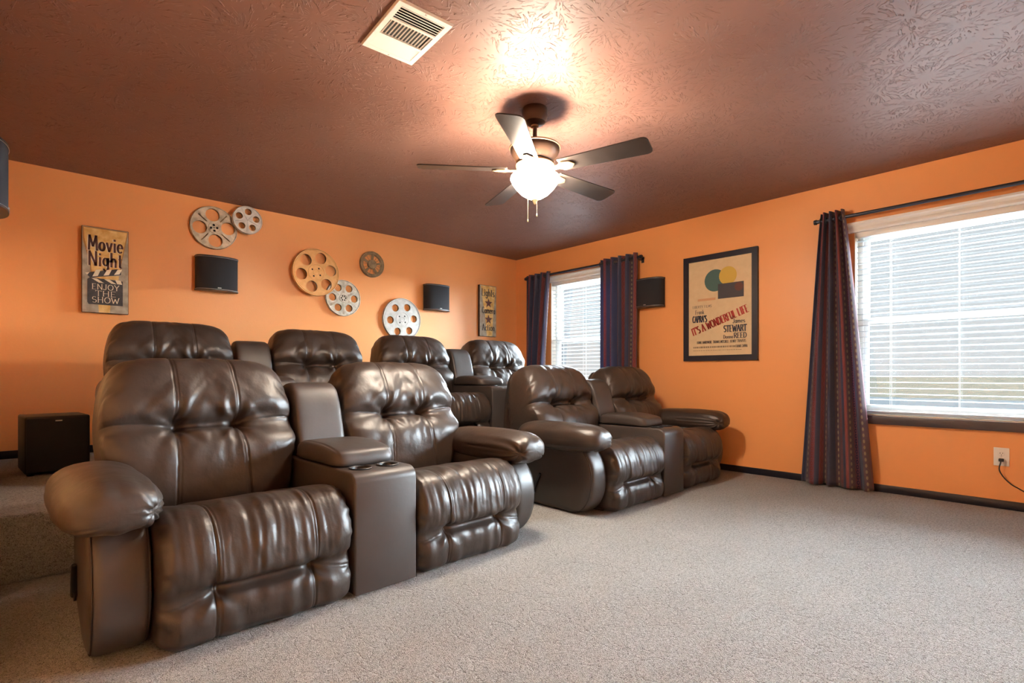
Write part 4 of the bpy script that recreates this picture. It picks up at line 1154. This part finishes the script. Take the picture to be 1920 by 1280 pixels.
def star_sign():
    w, h, d = 0.275, 0.652, 0.034
    t = panel('lights_camera_sign', on_back(4.262, 1.708, 0.004), w, h, d, 'p_grey', 'p_edge', 'tall rustic canvas sign reading Lights Camera Action with two stars', 'sign')
    z = d + 0.0007
    patch(t, 'light_beam', [(-.120, .318), (.126, .318), (.120, .24), (.085, -.05), (.070, -.318), (-.020, -.318), (-.050, -.05), (-.100, .20)], 'p_gold', z)
    for yy in (.100, -.108):
        pts = []
        for k in range(10):
            r = .066 if k % 2 == 0 else .027
            a = PI / 2 + PI / 5 * k; pts.append((r * math.cos(a) + .008, yy + r * math.sin(a)))
        patch(t, 'star', pts, 'p_star', z + .0008)
    def ln(txt, y, hh, width, x): return (txt, x - width / 2, y, hh, dict(wt=.15, serif=.06, condense=width / text_width(txt, hh)))
    lettering([ln('Lights', .190, .090, .210, .000), ln('Camera', -.030, .078, .215, .008), ln('Action', -.250, .082, .205, .005)], 'p_slate', t, Matrix.Identity(4), z + .0016)
star_sign()
def poster():
    w, h = 0.724, 1.018
    t = thing('framed_poster', 'cream film poster with red slanted title in a black frame', 'poster'); t.matrix_world = on_right(2.356, 1.539, 0.003)
    fw, d = 0.052, 0.026
    def rail(pts):
        bm = poly_bm(pts, d)
        return obj('frame_rail', bm_mesh('frame_rail', bm), 'frame', t)
    a, b_ = w / 2, h / 2; c, e = a - fw, b_ - fw
    rail([(-a, b_), (-c, e), (c, e), (a, b_)]); rail([(-a, -b_), (a, -b_), (c, -e), (-c, -e)])
    rail([(-a, -b_), (-c, -e), (-c, e), (-a, b_)]); rail([(a, -b_), (a, b_), (c, e), (c, -e)])
    patch(t, 'poster_sheet', [(-c, -e), (c, -e), (c, e), (-c, e)], 'p_cream', 0.012)
    box('backing', (-a + .004, -b_ + .004, 0.0), (a - .004, b_ - .004, 0.010), 'frame', t)
    z = 0.0130
    # plain colour shapes stand in for the illustration
    def el(name, cx, cy, rx, ry, rot, mat, k):
        pts = [(cx + x * math.cos(rot) - y * math.sin(rot), cy + x * math.sin(rot) + y * math.cos(rot)) for x, y in circle(0, 0, rx, 28, ry)]
        patch(t, name, pts, mat, z + .0006 * k)
    el('colour_shape', -.040, .255, .105, .105, 0, 'p_teal', 1)
    el('colour_shape', .085, .285, .085, .085, 0, 'p_yellow', 2)
    patch(t, 'colour_shape', [(-.01, .075), (.235, .075), (.235, .215), (-.01, .215)], 'p_char', z + .0018)
    patch(t, 'colour_shape', [(-.215, .070), (-.035, .070), (-.035, .092), (-.215, .092)], 'p_skin', z + .0006)
    el('colour_shape', .190, .170, .040, .040, 0, 'p_auburn', 4)
    I = Matrix.Identity(4)
    def fit(txt, x, y, hh, width, wt=.2, serif=.07, rot=0.0, sl=0.0): return (txt, x, y, hh, dict(wt=wt, serif=serif, condense=width / text_width(txt, hh), rot=rot, slant=sl))
    lettering([fit("IT'S A WONDERFUL LIFE", -.262, -.262, .070, .578, .19, .06, .342)], 'p_red', t, I, z + .0030)
    lettering([fit('LIBERTY FILMS', -.268, .004, .024, .196, .12, .05), fit('Frank', -.239, -.055, .040, .090, .12, .05), fit("CAPRA'S", -.268, -.134, .062, .146, .18, .06),
               fit('James', .133, -.164, .040, .114, .14, .05), fit('STEWART', .047, -.242, .060, .213, .18, .06),
               fit('Donna', .043, -.304, .034, .090, .14, .05), fit('REED', .143, -.303, .048, .117, .18, .06)], 'p_navy', t, I, z + .0024)
    lettering([fit('LIONEL BARRYMORE', -.222, -.343, .025, .150, .13, .04), fit('THOMAS MITCHELL', -.058, -.343, .025, .152, .13, .04), fit('HENRY TRAVERS', .108, -.343, .025, .146, .13, .04),
               fit('FRANK CAPRA', .160, -.389, .024, .108, .13, .04)], 'p_char', t, I, z + .0024)
    bm = bmesh.new(); random.seed(3)
    for y0, x0, x1, hh in ((-.386, -.262, .140, .016), (-.412, -.262, .205, .005)):      # credit lines too small to read
        x = x0
        while x < x1:
            wd = random.uniform(.006, .022)
            bm.faces.new([bm.verts.new(p) for p in ((x, y0, z + .0012), (x + wd, y0, z + .0012), (x + wd, y0 + hh, z + .0012), (x, y0 + hh, z + .0012))]); x += wd + random.uniform(.003, .007)
    obj('credit_lines', bm_mesh('credit_lines', bm), plain('faint_ink', (0.30, 0.22, 0.14), 0.7), t)
poster()

# ------------------------------------------------------------------ curtains and rods
def rod(y0, y1, label):
    t = thing('curtain_rod', label, 'curtain rod', (4.690, (y0 + y1) / 2, 2.135), group='curtain rods')
    ym = (y0 + y1) / 2
    tube('pole', [(0, y0 - ym, 0), (0, y1 - ym, 0)], 0.0135, 'rod', t, 16)
    for yy, s in ((y0, -1), (y1, 1)):
        bm = bmesh.new()
        add_tube(bm, [(0, yy - ym, 0), (0, yy - ym + s * 0.012, 0), (0, yy - ym + s * 0.014, 0), (0, yy - ym + s * 0.032, 0)], [0.015, 0.015, 0.021, 0.019], 16)
        obj('finial', bm_mesh('finial', bm, autos=40), 'rod', t)
        yb = yy - ym - s * 0.022
        bm = bmesh.new(); add_tube(bm, [(0.0, yb, -0.014), (0.03, yb, -0.018), (0.098, yb, -0.018)], 0.006, 8); add_box(bm, (0.092, yb - 0.015, -0.045), (0.0995, yb + 0.015, 0.015))
        obj('bracket', bm_mesh('bracket', bm), 'rod', t)
rod(-0.80, 1.478, 'dark metal curtain rod over the wide window')
rod(3.185, 4.895, 'dark metal curtain rod over the narrow window')
def curtain(top, bot, zt, zb, waves, label, amp0=0.036, amp1=0.042, seed=0, cloth=1.1, nz=60):
    """top/bot: (y start, y end) along the rod at the head and at the hem"""
    nu = waves * 22
    bm = bmesh.new(); rnd = random.Random(seed)
    ph = [rnd.uniform(-.5, .5) for _ in range(waves + 2)]
    uvl = bm.loops.layers.uv.new('UVMap')
    grid = []; uvs = {}
    for iz in range(nz + 1):
        q = iz / nz; z = zt + (zb - zt) * q
        e = q ** 0.85
        ya, yb = top[0] + (bot[0] - top[0]) * e, top[1] + (bot[1] - top[1]) * e
        row = []
        for iu in range(nu + 1):
            u = iu / nu
            wv = math.sin(2 * PI * waves * u + 0.8 * q * math.sin(3.1 * u * waves + seed))
            am = amp0 + (amp1 - amp0) * q
            x = 4.690 + am * wv + 0.006 * q * math.sin(9 * u + 4 * q)
            y = ya + (yb - ya) * (u + 0.012 * q * math.sin(17 * u + seed + 3 * q))
            if iz == nz: z2 = z + 0.004 * math.sin(20 * u)
            else: z2 = z
            v = bm.verts.new((min(x, 4.742), y, z2)); uvs[v] = (u * cloth, z2); row.append(v)
        grid.append(row)
    for iz in range(nz):
        for iu in range(nu):
            f = bm.faces.new((grid[iz][iu], grid[iz][iu + 1], grid[iz + 1][iu + 1], grid[iz + 1][iu]))
            for lp in f.loops: lp[uvl].uv = uvs[lp.vert]
    me = bpy.data.meshes.new('cloth_panel'); bm.to_mesh(me); bm.free()
    me.polygons.foreach_set('use_smooth', [True] * len(me.polygons))
    t = thing('curtain', label, 'curtain', (0, 0, 0), group='patterned grommet curtains')
    cl = obj('cloth_panel', me, 'curtain', t)
    md = cl.modifiers.new('thick', 'SOLIDIFY'); md.thickness = 0.0022
    for k in range(waves * 2):
        u = (k + 0.5) / (waves * 2); y = top[0] + (top[1] - top[0]) * (round(u * waves * 2 - .5) / (waves * 2) + 0.0)
        bm = bmesh.new(); add_tube(bm, [(4.690 + 0.022 * math.cos(2 * PI * q / 20), y, 2.135 + 0.022 * math.sin(2 * PI * q / 20)) for q in range(21)], 0.004, 6, False)
        obj('grommet', bm_mesh('grommet', bm, smooth=True), 'rod', cl)
    return t
curtain((1.462, 1.296), (1.612, 1.108), 2.195, 0.014, 4, 'long dark patterned curtain reaching the carpet beside the wide window', seed=1, cloth=0.95)
curtain((4.900, 4.475), (4.935, 4.640), 2.172, RISER_Z + 0.012, 4, 'dark patterned curtain nearest the room corner on the narrow window', seed=2, cloth=0.9)
curtain((3.700, 3.205), (3.690, 3.225), 2.185, RISER_Z + 0.012, 5, 'dark patterned curtain between the narrow window and the wall speaker', seed=4, cloth=1.1)

# ------------------------------------------------------------------ outlet and cord
def outlet():
    t = thing('wall_outlet', 'white duplex outlet plate under the wide window', 'outlet'); t.matrix_world = on_right(0.399, 0.348)
    box('plate', (-0.039, -0.061, 0), (0.039, 0.061, 0.006), 'outlet', t, 0.002)
    for sy in (-1, 1):
        rc = lathe('receptacle', [(0.0, 0.0075), (0.0155, 0.0075), (0.017, 0.006), (0.0, 0.006)], 'outlet', t, 24, loc=(0, sy * 0.0195, 0))
        for lo, hi in (((-.0075, .001), (-.005, .009)), ((.005, .001), (.0075, .009)), ((-.0022, -.0095), (.0022, -.005))):
            b = box('slot', (lo[0], lo[1], 0.0072), (hi[0], hi[1], 0.0079), 'dark', rc)
    lathe('screw', [(0.0, 0.0075), (0.003, 0.007), (0.0035, 0.006), (0.0, 0.006)], 'silver', t, 10)
    p = thing('power_cord', 'black plug and cord hanging from the wall outlet', 'cord'); p.matrix_world = on_right(0.399, 0.348)
    box('plug', (-0.013, -0.030, 0.0085), (0.013, -0.010, 0.032), 'cord', p, 0.004)
    pts = [(0, -.022, .030), (-.002, -.040, .036), (-.008, -.070, .034), (-.004, -.100, .030), (.018, -.140, .026), (.050, -.176, .022), (.085, -.198, .02), (.125, -.225, .02), (.175, -.275, .02), (.235, -.315, .024), (.32, -.338, .03), (.45, -.342, .035)]
    P_ = []
    for i in range(len(pts) - 1):
        p0, p1, p2, p3 = [Vector(pts[max(0, min(len(pts) - 1, i + k))]) for k in (-1, 0, 1, 2)]
        for q in range(5):
            u = q / 5; P_.append(0.5 * ((2 * p1) + (-p0 + p2) * u + (2 * p0 - 5 * p1 + 4 * p2 - p3) * u * u + (-p0 + 3 * p1 - 3 * p2 + p3) * u ** 3))
    tube('cord', P_, 0.0036, 'cord', p, 8)
outlet()
